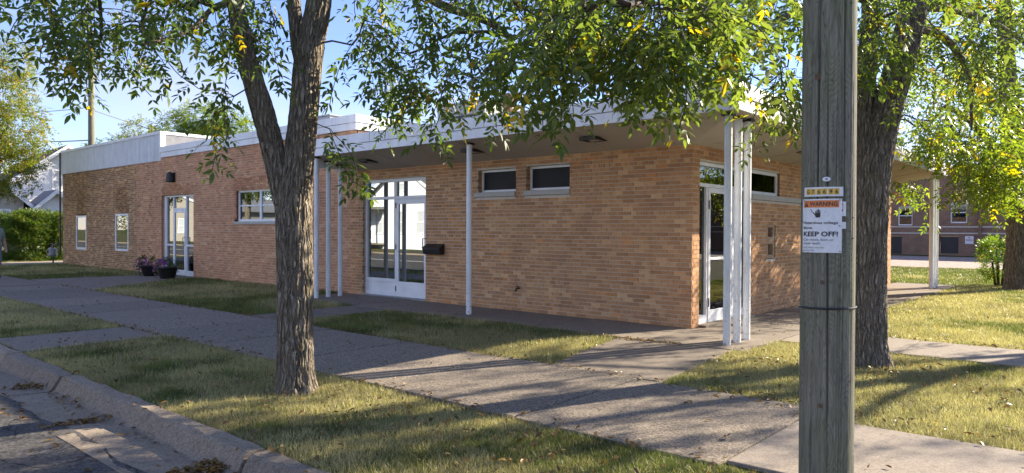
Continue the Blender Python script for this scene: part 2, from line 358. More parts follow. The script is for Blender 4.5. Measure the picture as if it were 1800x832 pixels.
for i in range(6):
    slab(pv, [(x, -5.5 + .03 * i), (x + 1.5, -5.47 + .03 * i), (x + 1.5, -3.95 + .03 * i), (x, -3.98 + .03 * i)], M_path); x += 1.5
pp_ = pavement('porch')
edges = [-8.75, -6.4, -4.0, -1.75, .0]
for a, b in zip(edges[:-1], edges[1:]): slab(pp_, [(a, -1.46), (b, -1.46), (b, .05), (a, .05)], M_slab, z=.006)
slab(pp_, [(0, -1.46), (1.38, -1.40), (1.38, .9), (0, .9)], M_slab, z=.006)
yy = .9
for i in range(5): slab(pp_, [(-.1, yy), (1.4, yy), (1.4, yy + 2.4), (-.1, yy + 2.4)], M_slab, z=.006); yy += 2.4
pw = pavement('path')
slab(pw, [(-.38, -1.47), (1.28, -1.42), (1.5, -3.65), (.12, -3.65)], M_slab, z=-.004)
slab(pw, [(-6.42, -2.5), (-5.32, -2.5), (-5.30, -1.47), (-6.40, -1.47)], M_slab, z=.0)
slab(pw, [(-6.44, -3.65), (-5.30, -3.65), (-5.32, -2.5), (-6.42, -2.5)], M_slab, z=-.002)
slab(pw, [(-18.6, -3.65), (-13.8, -3.65), (-15.0, -2.0), (-18.6, -2.0)], M_slab, z=-.002)
slab(pw, [(-18.6, -2.0), (-15.0, -2.0), (-16.3, -.4), (-16.3, .05), (-18.6, .05)], M_slab, z=.0)
slab(pw, [(-6.5, -7.32), (-5.1, -7.32), (-5.12, -5.61), (-6.5, -5.61)], M_slab, z=-.002)
xx = 1.4
for i in range(8): slab(pw, [(xx, -.22), (xx + 1.45, -.22), (xx + 1.45, 1.13), (xx, 1.13)], M_path, z=-.002); xx += 1.45
dr = pavement('driveway')
for i in range(3): slab(dr, [(-31.2, -7.3 + i * 6), (-28.4, -7.3 + i * 6), (-28.4, -1.3 + i * 6), (-31.2, -1.3 + i * 6)], M_path, z=.0)
# kerb with gutter, poured in sections
kb = pavement('kerb'); x = 8.0
while x > -40:
    L_ = 1.86; a, b = x - L_ + .03, x
    jx = [random.uniform(-.012, .012) for _ in range(2)]
    prof = [(-7.33, -.30), (-7.33, -.012), (-7.345, .0), (-7.46, .0), (-7.485, -.012), (-7.545, -.128), (-7.575, -.142), (-8.06, -.122), (-8.06, -.30)]
    m = MB(); n = 12; P = len(prof); vs = []
    for i in range(n + 1):
        xx = a + (b - a) * i / n
        for (py, pz) in prof:
            e = (vnoise2(np.array([xx * 5 + 100]), np.array([pz * 40 + py * 9 + 80.]), 11)[0] - .5) * .028 if pz > -.29 and py > -8 else 0
            vs.append((xx, py + jx[0] + e, pz + jx[1] * .8 + e * .5))
    fs = [(i * P + k, i * P + (k + 1) % P, (i + 1) * P + (k + 1) % P, (i + 1) * P + k) for i in range(n) for k in range(P)] + [tuple(range(P)), tuple(range(n * P + P - 1, n * P - 1, -1))]
    m.add(vs, fs).build('kerb_section', M_kerb, kb); x -= L_
tag(MB().box(-40, 20, 23.2, 37.5, -.02, .012).build('gravel_lot', M_gravel), kind='structure')

# ------------------------------------------------------------------ the brick building
bld = thing('brick_building', 'long low tan brick building with white fascia, pipe columns and glass doors', 'building')
def palette(cls, s, row):
    n = float(vnoise2(np.array([s * 1.1 + 30]), np.array([row * .35 + 20.]), 21)[0]); r = random.random() + (n - .5) * .35
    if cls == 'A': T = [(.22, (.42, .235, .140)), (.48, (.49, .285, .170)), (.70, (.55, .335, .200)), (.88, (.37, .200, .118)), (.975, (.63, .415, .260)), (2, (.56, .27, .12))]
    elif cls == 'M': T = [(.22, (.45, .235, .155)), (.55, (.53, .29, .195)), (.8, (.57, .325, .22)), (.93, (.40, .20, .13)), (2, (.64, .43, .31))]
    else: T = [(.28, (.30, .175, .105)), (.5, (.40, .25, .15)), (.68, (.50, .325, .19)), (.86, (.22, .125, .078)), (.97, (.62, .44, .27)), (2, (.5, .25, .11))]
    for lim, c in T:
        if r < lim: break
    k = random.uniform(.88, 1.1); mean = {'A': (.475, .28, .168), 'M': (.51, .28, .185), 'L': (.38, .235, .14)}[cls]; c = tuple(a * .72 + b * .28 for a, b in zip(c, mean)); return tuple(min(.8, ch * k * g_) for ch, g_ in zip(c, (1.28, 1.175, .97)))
COURSE = .0665; BL = .205; JT = .0105
BR = []      # (facade, s0, s1, z0, z1, colour)
def facade_bricks(fc, s_from, s_to, ztop, openings, clsf, zstart=0.0):
    row = 0; z = zstart
    while z < ztop - .02:
        z0, z1 = z + JT / 2, min(z + COURSE - JT / 2, ztop); hdr = (row % 6 == 2); Lb = BL / 2 if hdr else BL
        off = (0 if row % 2 else BL / 2) - (.05 if hdr else 0)
        s = s_from - off
        cuts = [(o[0], o[1]) for o in openings if o[2] < z1 - .012 and o[3] > z0 + .012]
        while s < s_to:
            a, b = max(s + JT / 2, s_from), min(s + Lb - JT / 2, s_to); s += Lb
            segs = [(a, b)]
            for c0, c1 in cuts:
                ns = []
                for p, q in segs:
                    if q <= c0 or p >= c1: ns.append((p, q)); continue
                    if p < c0: ns.append((p, c0))
                    if q > c1: ns.append((c1, q))
                segs = ns
            for p, q in segs:
                if q - p > .02: BR.append((fc, p, q, z0, z1, palette(clsf(p), p, row)))
        z += COURSE; row += 1
def wall_body(mb, s0, s1, z0, z1, openings, d0=.007, d1=.22):
    ss = sorted({s0, s1, *[min(max(v, s0), s1) for o in openings for v in o[:2]]}); 
    for a, b in zip(ss[:-1], ss[1:]):
        if b - a < 1e-4: continue
        mid = (a + b) / 2; ops = sorted([(o[2], o[3]) for o in openings if o[0] < mid < o[1]]); z = z0
        for p, q in ops + [(z1, z1)]:
            if p - z > 1e-4: mb.box(a, b, d0, d1, z, p)
            z = q
TL = lambda p: (-p[0], p[1], p[2])          # facade on the street:  (s, depth, z) -> world
TR = lambda p: (-p[1], p[0], p[2])          # facade on the lawn
#                s0     s1     z0    z1
W2 = (2.30, 3.28, 2.20, 2.64); W1 = (3.52, 4.49, 2.20, 2.63); DOOR = (5.975, 8.085, .0, 2.585); WIN = (11.42, 13.78, 1.68, 2.54)
DOOR2 = (16.38, 18.62, .0, 2.53); W4 = (21.28, 22.45, .67, 1.985); W5 = (25.32, 26.44, .645, 1.955)
SILL2 = (2.29, 3.33, 2.105, 2.20); SILL1 = (3.53, 4.56, 2.105, 2.20); SILLW = (11.35, 13.9, 1.60, 1.68)
OPL = [W2, W1, DOOR, WIN, DOOR2, W4, W5, SILL2, SILL1, SILLW]
ENT = (.235, 2.21, .0, 2.57); EW = (2.21, 3.53, 2.135, 2.57); ESILL = (2.19, 6.3, 2.035, 2.135); NICHE = (2.90, 3.34, .97, 1.61)
OPR = [ENT, EW, ESILL, NICHE]
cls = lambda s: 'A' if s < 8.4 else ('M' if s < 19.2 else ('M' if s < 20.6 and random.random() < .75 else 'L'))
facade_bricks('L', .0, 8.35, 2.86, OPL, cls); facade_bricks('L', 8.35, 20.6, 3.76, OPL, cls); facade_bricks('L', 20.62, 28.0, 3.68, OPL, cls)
facade_bricks('R', .032, 11.8, 2.86, OPR, lambda s: 'A')
wl = MB(); wl.T = TL; wall_body(wl, .007, 28.0, 0, 2.87, OPL); wall_body(wl, 8.35, 28, 2.871, 3.77, OPL); wall_left = wl.build('wall', M_mortar, bld)
wr = MB(); wr.T = TR; wall_body(wr, .221, 11.8, 0, 2.87, OPR); wall_right = wr.build('wall', M_mortar, bld)
mw = MB(); mw.box(-28, -27.8, .23, 4.5, 0, 3.77).box(-27.79, -18.4, 4.35, 4.5, 0, 3.77).box(-18.6, -18.41, 4.51, 11.59, 0, 3.77).box(-8.55, -8.36, .23, 9, 2.9, 3.77).box(-18.6, -.25, 11.6, 11.8, 0, 2.87); wall_back = mw.build('wall', M_farbrick, bld)
BR.sort(key=lambda b: ((CAM - Vector((-b[1], 0, b[3]) if b[0] == 'L' else (0, b[1], b[3]))).length) / ((b[2] - b[1]) ** .5 if b[0] == 'L' else (b[2] - b[1]) ** .5 * .75))
cache = {}
for b in BR[:300]:
    fc, s0, s1, z0, z1, c = b; key = (fc, round(s1 - s0, 4), round(z1 - z0, 4))
    if key not in cache:
        m = MB(); m.T = TL if fc == 'L' else TR; m.box(0, s1 - s0, 0, .03, 0, z1 - z0); me = bpy.data.meshes.new('brick'); me.from_pydata(m.v, [], m.f); me.materials.append(M_brick_o); cache[key] = me
    o = link(bpy.data.objects.new('brick', cache[key]), wall_left if fc == 'L' else wall_right)
    j = random.uniform(-.003, .001); o.location = (-s0, j, z0) if fc == 'L' else (-j, s0, z0); o.color = (*c, 1)
for fc, T_, par in (('L', TL, wall_left), ('R', TR, wall_right)):
    m = MB(); m.T = T_
    for f, s0, s1, z0, z1, c in BR[300:]:
        if f == fc: j = random.uniform(-.003, .001); m.box(s0, s1, j, .03, z0, z1, c)
    for o_ in ([W2, W1, DOOR, WIN, DOOR2, W4, W5] if fc == 'L' else [ENT, EW, NICHE]):      # brick returns at the jambs
        z = 0
        while z < o_[3]:
            if z >= o_[2] - .02:
                for sgn, s_ in ((-1, o_[0]), (1, o_[1])):
                    c = palette('A' if o_[1] < 8.4 else 'M', s_, z); z1 = min(z + COURSE - .004, o_[3])
                    if sgn < 0: m.box(s_ - .05, s_ + .003, .032, .2, z + .004, z1, c)
                    else: m.box(s_ - .003, s_ + .05, .032, .2, z + .004, z1, c)
            z += COURSE
    tag(m.build('brick_courses', M_brick, par), kind='stuff')

# floor, ceilings and roofs
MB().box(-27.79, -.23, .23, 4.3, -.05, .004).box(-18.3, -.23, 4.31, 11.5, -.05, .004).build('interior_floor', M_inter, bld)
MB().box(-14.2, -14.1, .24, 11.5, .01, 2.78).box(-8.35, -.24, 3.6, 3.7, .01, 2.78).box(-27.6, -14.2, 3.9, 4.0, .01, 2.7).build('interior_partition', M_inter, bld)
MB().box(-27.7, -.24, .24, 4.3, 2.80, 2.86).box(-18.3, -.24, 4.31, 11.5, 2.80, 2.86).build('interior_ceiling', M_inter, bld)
can = MB(); CX, CY = 1.25, -1.25; ZI, ZO = 2.80, 3.05
YE = 12.3
can.quad((-8.4, CY + .02, ZO), (CX - .02, CY + .02, ZO), (0, -.002, ZI), (-8.4, -.002, ZI)); can.quad((CX - .02, CY + .02, ZO), (CX - .02, YE, ZO - .06), (0, YE, ZI), (0, -.002, ZI))
canopy = can.build('canopy', M_soffit, bld)
def fascia(mb, z0, z1, z0f, z1f, pr):
    mb.add([(-8.42 , CY - pr, z0), (CX + pr, CY - pr, z0), (CX + pr, CY - pr, z1), (-8.42, CY - pr, z1), (-8.42, CY + .03, z0), (CX - .03, CY + .03, z0), (CX - .03, CY + .03, z1), (-8.42, CY + .03, z1)],
           [(0, 1, 2, 3), (7, 6, 5, 4), (3, 2, 6, 7), (0, 4, 5, 1), (0, 3, 7, 4)])
    mb.add([(CX + pr, CY - pr, z0), (CX + pr, YE, z0f), (CX + pr, YE, z1f), (CX + pr, CY - pr, z1), (CX - .03, CY + .03, z0), (CX - .03, YE, z0f), (CX - .03, YE, z1f), (CX - .03, CY + .03, z1)],
           [(0, 1, 2, 3), (7, 6, 5, 4), (3, 2, 6, 7), (0, 4, 5, 1), (1, 5, 6, 2)])
fm = MB(); fascia(fm, 3.03, 3.188, 2.98, 3.105, .0); fm.build('fascia', M_fascia, canopy, bevel=.004)
fm = MB(); fascia(fm, 3.194, 3.385, 3.11, 3.25, .016); fm.build('fascia', M_fascia, canopy, bevel=.006)
MB().box(-8.36, -8.30, CY + .03, 0, 2.81, 3.36).build('canopy_end', M_fascia, canopy)
MB().add([(-8.36, CY + .03, 3.34), (CX - .03, CY + .03, 3.34), (CX - .03, YE - .02, 3.22), (-8.36, YE - .02, 3.3)], [(0, 1, 2, 3)]).build('roof', M_roofm, bld)
for sx, sy in ((-1.39, -.62), (-4.04, -.6), (-7.1, -.6), (.62, 3.2), (.62, 7)):
    m = MB(); zc = ZI + (ZO - ZI) * (-sy / 1.25 if sx < 0 else sx / 1.25) - .012; h = .15
    for a in (-1, 1):
        m.box(sx - h, sx + h, sy + a * h - .018, sy + a * h + .018, zc - .02, zc + .03); m.box(sx + a * h - .018, sx + a * h + .018, sy - h, sy + h, zc - .02, zc + .03)
    lt = m.build('recessed_light', M_dark, canopy); MB().box(sx - h + .018, sx + h - .018, sy - h + .018, sy + h - .018, zc + .004, zc + .012).build('diffuser', M_soffit, lt)
# joints in the fascia metal and the soffit boards
m = MB()
for k in range(3): m.box(-6.2 + k * 3.05, -6.192 + k * 3.05, CY - .0185, CY - .0165, 3.196, 3.383)
for k in range(4): m.box(CX + .0165, CX + .0185, 1.2 + k * 3.05, 1.208 + k * 3.05, 3.19, 3.30)
m.build('fascia_joint', M_panel, canopy)
for k in range(7):
    xa = -7.6 + k * 1.22; MB().add([(xa, CY + .04, ZO - .012), (xa + .018, CY + .04, ZO - .012), (xa + .018, -.01, ZI - .004), (xa, -.01, ZI - .004), (xa, CY + .04, ZO), (xa + .018, CY + .04, ZO), (xa + .018, -.01, ZI), (xa, -.01, ZI)], [(0, 3, 2, 1), (0, 1, 5, 4), (1, 2, 6, 5), (3, 0, 4, 7)]).build('soffit_batten', M_soffit, canopy)
for k in range(9):
    ya = .4 + k * 1.22; MB().add([(CX - .04, ya, ZO - .06), (CX - .04, ya + .018, ZO - .06), (.01, ya + .018, ZI - .006), (.01, ya, ZI - .006), (CX - .04, ya, ZO), (CX - .04, ya + .018, ZO), (.01, ya + .018, ZI + .004), (.01, ya, ZI + .004)], [(0, 1, 2, 3), (1, 0, 4, 5), (2, 1, 5, 6), (0, 3, 7, 4)]).build('soffit_batten', M_soffit, canopy)
# tall middle block
fm = MB()
fm.box(-18.58, -8.28, -.05, .05, 3.75, 3.91).box(-8.33, -8.28, .052, 9, 3.75, 3.91); tf = fm.build('fascia', M_fascia, bld, bevel=.004)
fm = MB(); fm.box(-18.58, -8.26, -.066, .05, 3.916, 4.095).box(-8.33, -8.26, .052, 9, 3.916, 4.095); fm.build('fascia', M_fascia, bld, bevel=.005)
MB().box(-18.6, -8.34, .06, 9, 3.8, 4.06).build('roof', M_roofm, bld)
MB().box(-8.355, -8.30, .03, 9, 3.38, 3.745).build('wall', M_farbrick, bld)
# ribbed cladding on the far block, sloping parapet return
cp = None
m = MB(); xx = -28.05
while xx < -18.62:
    m.box(xx, min(xx + .07, -18.6), -.035, .0, 3.66, 4.52); m.box(min(xx + .07, -18.6), min(xx + .11, -18.6), -.018, .0, 3.66, 4.52); xx += .11
cl = m.build('ribbed_cladding', M_clad, bld)
MB().box(-28.08, -18.58, -.06, .10, 4.52, 4.61).box(-18.66, -18.58, -.058, -.0365, 3.9, 4.518).build('parapet_trim', M_fascia, bld, bevel=.005)
MB().box(-18.66, -18.60, .0, 4.5, 4.1, 4.52).build('parapet_panel', M_panel, bld)
MB().box(-18.7, -18.575, .101, 4.5, 4.52, 4.61).box(-18.599, -18.575, -.03, .10, 4.1, 4.518).build('parapet_trim', M_fascia, bld)
MB().box(-28.05, -18.67, .005, 4.5, 3.78, 4.5).build('roof', M_roofm, bld)
# pipe columns
for px_, py_ in [(-3.74, -1.0), (-8.2, -1.13), (-8.2, -.83), (-8.2, -.52), (1.04, -1.07), (1.04, -.755), (1.04, -.45), (1.09, 11.2), (1.09, 11.52), (1.09, 11.84)]:
    zt = ZI + (ZO - ZI) * (max(-py_ / 1.25, px_ / 1.25)); 
    c = MB().lathe([(.05, 0), (.05, zt - .03)], (px_, py_, .0), 20).build('column', M_pipe, bld)
    MB().box(px_ - .07, px_ + .07, py_ - .07, py_ + .07, zt - .03, zt + .0).build('cap_plate', M_dark, c)
for p in c.users_collection: pass

# windows and doors (s, depth, z) frames
def frame_bars(T_, bars, d0, d1, name, parent, mat=M_white, bevel=.004):
    m = MB(); m.T = T_
    for (a, b, c, d) in bars: m.box(a, b, d0, d1, c, d)
    return m.build(name, mat, parent, bevel=bevel)
def pane(T_, a, b, c, d, dep, parent, mat=M_glass):
    m = MB(); m.T = T_; m.box(a, b, dep, dep + .008, c, d); return m.build('pane', mat, parent)
def sill(T_, o, parent, d0=-.035, d1=.12, mat=M_stone):
    m = MB(); m.T = T_; m.box(o[0], o[1], d0, d1, o[2] + .003, o[3] - .002); return m.build('sill', mat, parent, bevel=.006)
def window(T_, o, sl, fw=.045, rec=.10, mull=(), trans=(), gm=M_glass, fmat=M_white):
    s0, s1, z0, z1 = o; bars = [(s0, s1, z0, z0 + fw), (s0, s1, z1 - fw, z1), (s0, s0 + fw, z0 + fw, z1 - fw), (s1 - fw, s1, z0 + fw, z1 - fw)]
    for mm in mull: bars.append((mm - fw * .8, mm + fw * .8, z0 + fw, z1 - fw))
    w_ = frame_bars(T_, bars, rec, rec + .06, 'window', bld, fmat)
    ms = [s0 + fw] + [v for mm in mull for v in (mm - fw * .8, mm + fw * .8)] + [s1 - fw]; zs = [z0 + fw] + [v for t in trans for v in (t - .018, t + .018)] + [z1 - fw]
    for i in range(0, len(ms), 2):
        for t in trans: frame_bars(T_, [(ms[i], ms[i + 1], t - .018, t + .018)], rec + .004, rec + .055, 'glazing_bar', w_, fmat)
        for j in range(0, len(zs), 2): pane(T_, ms[i], ms[i + 1], zs[j], zs[j + 1], rec + .025, w_, gm)
    if sl: sill(T_, sl, w_)
    return w_
window(TL, W2, SILL2, gm=M_screen, rec=.11); window(TL, W1, SILL1, gm=M_screen, rec=.11)
window(TL, WIN, SILLW, mull=(12.60,), trans=(2.11,), fw=.06, rec=.06)
M_glassm = glassmat('plain_window_glass', .22, (.55, .6, .6), .02)
window(TL, W4, None, fw=.07, rec=-.012, gm=M_glassm); window(TL, W5, None, fw=.07, rec=-.012, gm=M_glassm)
for wo_ in (W4, W5):
    frame_bars(TL, [(wo_[0] + .08, wo_[1] - .08, wo_[2] + .08, wo_[3] - .08)], .24, .25, 'blind', bld, M_blind, 0)
def storefront(T_, o, bars, rec):
    return frame_bars(T_, bars, rec, rec + .09, 'storefront_frame', bld)
# main street door: door leaf to the right (s small), side light to the left
r = .08; s0, s1, z0, z1 = DOOR; md = 7.03; tz = 2.14
sf = storefront(TL, DOOR, [(s0, s1, z1 - .07, z1 - .002), (s1 - .06, s1, .03, z1 - .07), (s0, s0 + .045, .03, z1 - .07), (md - .03, md + .03, .03, z1 - .07), (s0 + .045, md - .03, tz, tz + .06), (md + .03, s1 - .06, tz, tz + .06), (md + .03, s1 - .06, .03, .10), (md + .03, s1 - .06, .33, .40)], r)
frame_bars(TL, [(md + .03, s1 - .06, .10, .33)], r + .03, r + .05, 'kick_panel', sf)
pane(TL, md + .03, s1 - .06, .40, tz, r + .04, sf); pane(TL, md + .03, s1 - .06, tz + .06, z1 - .07, r + .04, sf); pane(TL, s0 + .045, md - .03, tz + .06, z1 - .07, r + .04, sf)
a, b = s0 + .05, md - .035
dl = frame_bars(TL, [(a, b, .035, .36), (a, b, tz - .11, tz - .005), (a, a + .075, .36, tz - .11), (b - .075, b, .36, tz - .11)], r - .012, r + .04, 'door', bld)
pane(TL, a + .075, b - .075, .36, tz - .11, r + .012, dl)
m = MB(); m.T = TL; hx = a + .04; m.tube([(hx, r - .012, 1.02), (hx, r - .08, 1.02), (hx, r - .08, 1.30), (hx, r - .012, 1.30)], .013, 8); m.tube([(hx + .02, r - .012, 1.0), (b - .04, r - .012, 1.0)], .008, 6); m.build('handle', M_galv, dl)
m = MB(); m.T = TL
for hz in (.2, 1.1, 2.0): m.box(b - .004, b + .02, r - .022, r - .013, hz - .06, hz + .06)
m.build('hinge', M_dark, dl)
m = MB(); m.T = TL; m.box(s0, s1, .0, .26, -.02, .03); m.build('threshold', M_galv, sf)
# left street door with two side lights
s0, s1, z0, z1 = DOOR2; r = .09; d0_, d1_ = 17.10, 17.92; tz = 2.06
sf = storefront(TL, DOOR2, [(s0, s1, z1 - .06, z1 - .002), (s0, s0 + .05, .0, z1 - .06), (s1 - .16, s1, .0, z1 - .06), (d0_ - .06, d0_, 0, z1 - .06), (d1_, d1_ + .06, 0, z1 - .06), (d0_, d1_, tz, tz + .06),
     (s0 + .05, d0_ - .06, .92, .98), (d1_ + .06, s1 - .16, .92, .98), (s0 + .05, d0_ - .06, .0, .16), (d1_ + .06, s1 - .16, .0, .16)], r)
for p, q in ((s0 + .05, d0_ - .06), (d1_ + .06, s1 - .16)):
    pane(TL, p, q, .16, .92, r + .04, sf); pane(TL, p, q, .98, z1 - .06, r + .04, sf)
pane(TL, d0_, d1_, tz + .06, z1 - .06, r + .04, sf)
dl = frame_bars(TL, [(d0_ + .005, d1_ - .005, .01, .18), (d0_ + .005, d1_ - .005, tz - .09, tz - .005), (d0_ + .005, d0_ + .075, .18, tz - .09), (d1_ - .075, d1_ - .005, .18, tz - .09)], r - .012, r + .04, 'door', bld)
pane(TL, d0_ + .075, d1_ - .075, .18, tz - .09, r + .012, dl)
m = MB(); m.T = TL; m.tube([(d0_ + .04, r - .012, .95), (d0_ + .04, r - .07, .95), (d0_ + .04, r - .07, 1.2), (d0_ + .04, r - .012, 1.2)], .013, 8); m.build('handle', M_galv, dl)
# lawn-side entrance
s0, s1, z0, z1 = ENT; r = .06; md = .62; tz = 2.18; M_keep = M_glass; M_glass = glassmat('entrance_glass', .60, (.55, .6, .6), .02); M_glass.node_tree.nodes['Glossy BSDF'].inputs[0].default_value = (.66, .70, .72, 1); pane.__defaults__ = (M_glass,)
sf = storefront(TR, ENT, [(s0, s1, z1 - .06, z1 - .002), (s0, s0 + .05, .02, z1 - .06), (s1 - .05, s1, .02, z1 - .06), (md - .025, md + .025, .02, tz), (s0 + .05, s1 - .05, tz, tz + .055), (s0 + .05, md - .025, .02, .16)], r)
pane(TR, s0 + .05, s1 - .05, tz + .055, z1 - .06, r + .04, sf); pane(TR, s0 + .05, md - .025, .16, tz, r + .04, sf)
a, b = md + .03, 1.60
frame_bars(TR, [(1.605, 1.65, .02, tz), (1.65, s1 - .05, .02, .16)], r, r + .09, 'storefront_frame', bld); pane(TR, 1.65, s1 - .05, .16, tz, r + .04, sf)
dl = frame_bars(TR, [(a, b, .025, .22), (a, b, tz - .09, tz - .005), (a, a + .07, .22, tz - .09), (b - .07, b, .22, tz - .09), (a + .07, b - .07, 1.02, 1.06)], r - .012, r + .04, 'door', bld)
pane(TR, a + .07, b - .07, .22, 1.02, r + .012, dl); pane(TR, a + .07, b - .07, 1.06, tz - .09, r + .012, dl)
m = MB(); m.T = TR
for hz in (.35, 1.9): m.box(a - .004, a + .02, r - .022, r - .013, hz - .07, hz + .07)
m.build('hinge', M_dark, dl)
m = MB(); m.T = TR; m.box(s0, s1, -.12, .26, -.02, .035); m.build('threshold', M_slab, sf)
M_glass = M_keep; pane.__defaults__ = (M_glass,)
w_ = window(TR, EW, ESILL, fw=.06, rec=.05, mull=(), gm=M_glassm)
frame_bars(TR, [(EW[0] + .07, EW[1] - .07, 2.2, 2.5)], .20, .21, 'curtain', w_, simple('blue_curtain', (.22, .27, .34), (.34, .40, .48), 14, .9), 0)
# bricked plate with two ragged pockets by the entrance
m = MB(); m.T = TR; n0, n1, zz0, zz1 = NICHE
m.box(n0 + .01, n1 - .01, .012, .10, zz0 + .01, 1.05).box(n0 + .01, n1 - .01, .012, .10, 1.24, 1.38).box(n0 + .01, n1 - .01, .012, .10, 1.55, zz1 - .01).box(n0 + .01, n0 + .12, .012, .10, 1.05, 1.24).box(n1 - .1, n1 - .01, .012, .10, 1.05, 1.24).box(n0 + .01, n0 + .12, .012, .10, 1.38, 1.55).box(n1 - .1, n1 - .01, .012, .10, 1.38, 1.55)
pl = m.build('patch_plate', simple('patch_brick', (.42, .27, .17), (.50, .34, .22), 30, .95, .5, .01), bld, bevel=.006)
m = MB(); m.T = TR; m.box(n0 + .02, n1 - .02, .101, .12, zz0 + .02, zz1 - .02); m.build('pocket_back', M_dark, pl)
m = MB(); m.T = TR; m.tube([(n0 + .16, .09, 1.5), (n0 + .22, .0, 1.47), (n0 + .2, .02, 1.42), (n1 - .14, .05, 1.40)], .012, 6); m.build('loose_wire', M_rustv, pl)
# metal downpipe and gas meter on the far corner
MB().tube([(-28.12, -.06, .35), (-28.12, -.06, 4.55)], .035, 8).build('downpipe', M_black, bld)

# things fixed to the wall
mbx = thing('mailbox', 'black wall mailbox with slanted lid beside the glass street door', 'mailbox', (-5.66, 0, 1.0))
m = MB(); m.add([(-.25, -.004, -.02), (.25, -.004, -.02), (.25, -.13, -.02), (-.25, -.13, -.02), (-.25, -.004, .17), (.25, -.004, .17), (.25, -.15, .10), (-.25, -.15, .10)], [(0, 1, 2, 3), (4, 7, 6, 5), (0, 3, 7, 4), (1, 5, 6, 2), (3, 2, 6, 7), (0, 4, 5, 1)]); m.build('body', M_black, mbx, bevel=.012)
m = MB(); m.add([(-.26, -.002, .18), (.26, -.002, .18), (.26, -.17, .098), (-.26, -.17, .098), (-.26, -.002, .198), (.26, -.002, .198), (.26, -.175, .112), (-.26, -.175, .112)], [(0, 1, 2, 3), (4, 7, 6, 5), (0, 3, 7, 4), (1, 5, 6, 2), (3, 2, 6, 7), (0, 4, 5, 1)]); m.build('lid', M_black, mbx, bevel=.006)
wlm = thing('wall_light', 'small dark wall light high on the brick above the left doorway', 'light', (-17.7, 0, 3.08))
MB().box(-.09, .09, -.03, -.002, -.12, .16).build('back_plate', M_dark, wlm, bevel=.01); MB().lathe([(.02, .17), (.10, .12), (.13, -.14), (.12, -.16)], (0, -.13, 0), 12).build('shade', M_dark, wlm)
spg = thing('tap', 'small dark hose tap low on the wall below the two dark windows', 'tap', (-3.0 - .43, 0, .42))
MB().tube([(0, 0, 0), (0, -.08, 0), (0, -.11, -.05)], .016, 8).build('spout', M_dark, spg); MB().lathe([(.03, 0), (.035, .008), (.03, .016)], (0, -.06, .03), 10).build('tap_wheel', M_dark, spg)
gm = thing('gas_meter', 'grey gas meter with black pipes at the far corner of the building', 'meter', (-28.45, -.25, 0))
MB().lathe([(.14, .0), (.17, .05), (.17, .28), (.12, .36)], (0, 0, .3), 14).build('meter_body', M_galv, gm); MB().tube([(.1, 0, -.05), (.1, 0, .8), (.35, .1, .8)], .03, 8).tube([(-.12, 0, .6), (-.12, 0, .82), (.1, 0, .82)], .025, 8).build('pipe', M_black, gm); MB().box(-.06, .06, -.2, -.15, .42, .56).build('dial', M_black, gm, bevel=.005)

# roof equipment
def roof_box(name, label, x0, x1, y0, y1, z0, z1):
    t = thing(name, label, 'rooftop unit', ((x0 + x1) / 2, (y0 + y1) / 2, z0)); hx, hy, h = (x1 - x0) / 2, (y1 - y0) / 2, z1 - z0
    MB().box(-hx, hx, -hy, hy, 0, h).build('casing', M_galv, t, bevel=.015); MB().box(-hx - .03, hx + .03, -hy - .03, hy + .03, h + .001, h + .04).build('cover', M_galv, t, bevel=.01)
    m = MB()
    for k in range(8): m.box(-hx * .8, hx * .8, -hy - .012, -hy - .002, h * .2 + k * h * .075, h * .2 + k * h * .075 + h * .04)
    m.build('louvre', M_dark, t)
roof_box('rooftop_unit', 'grey rooftop unit behind the upper fascia by the forked trunk', -12.6, -11.1, 1.2, 2.6, 4.06, 4.50)
roof_box('rooftop_unit', 'grey rooftop unit on the low roof beside the rusty vent', -8.0, -6.4, 2.2, 3.6, 3.3, 4.5)
vt = thing('roof_vent', 'rusty round vent pipe with a cap on the low roof', 'vent', (-5.6, 2.13, 3.32))
MB().lathe([(.11, 0), (.11, 1.0)], (0, 0, 0), 16).build('pipe', M_rustv, vt, smooth=False); MB().lathe([(.12, .98), (.18, 1.0), (.18, 1.08), (.13, 1.2), (.04, 1.24)], (0, 0, 0), 16).build('cap', M_rustv, vt)

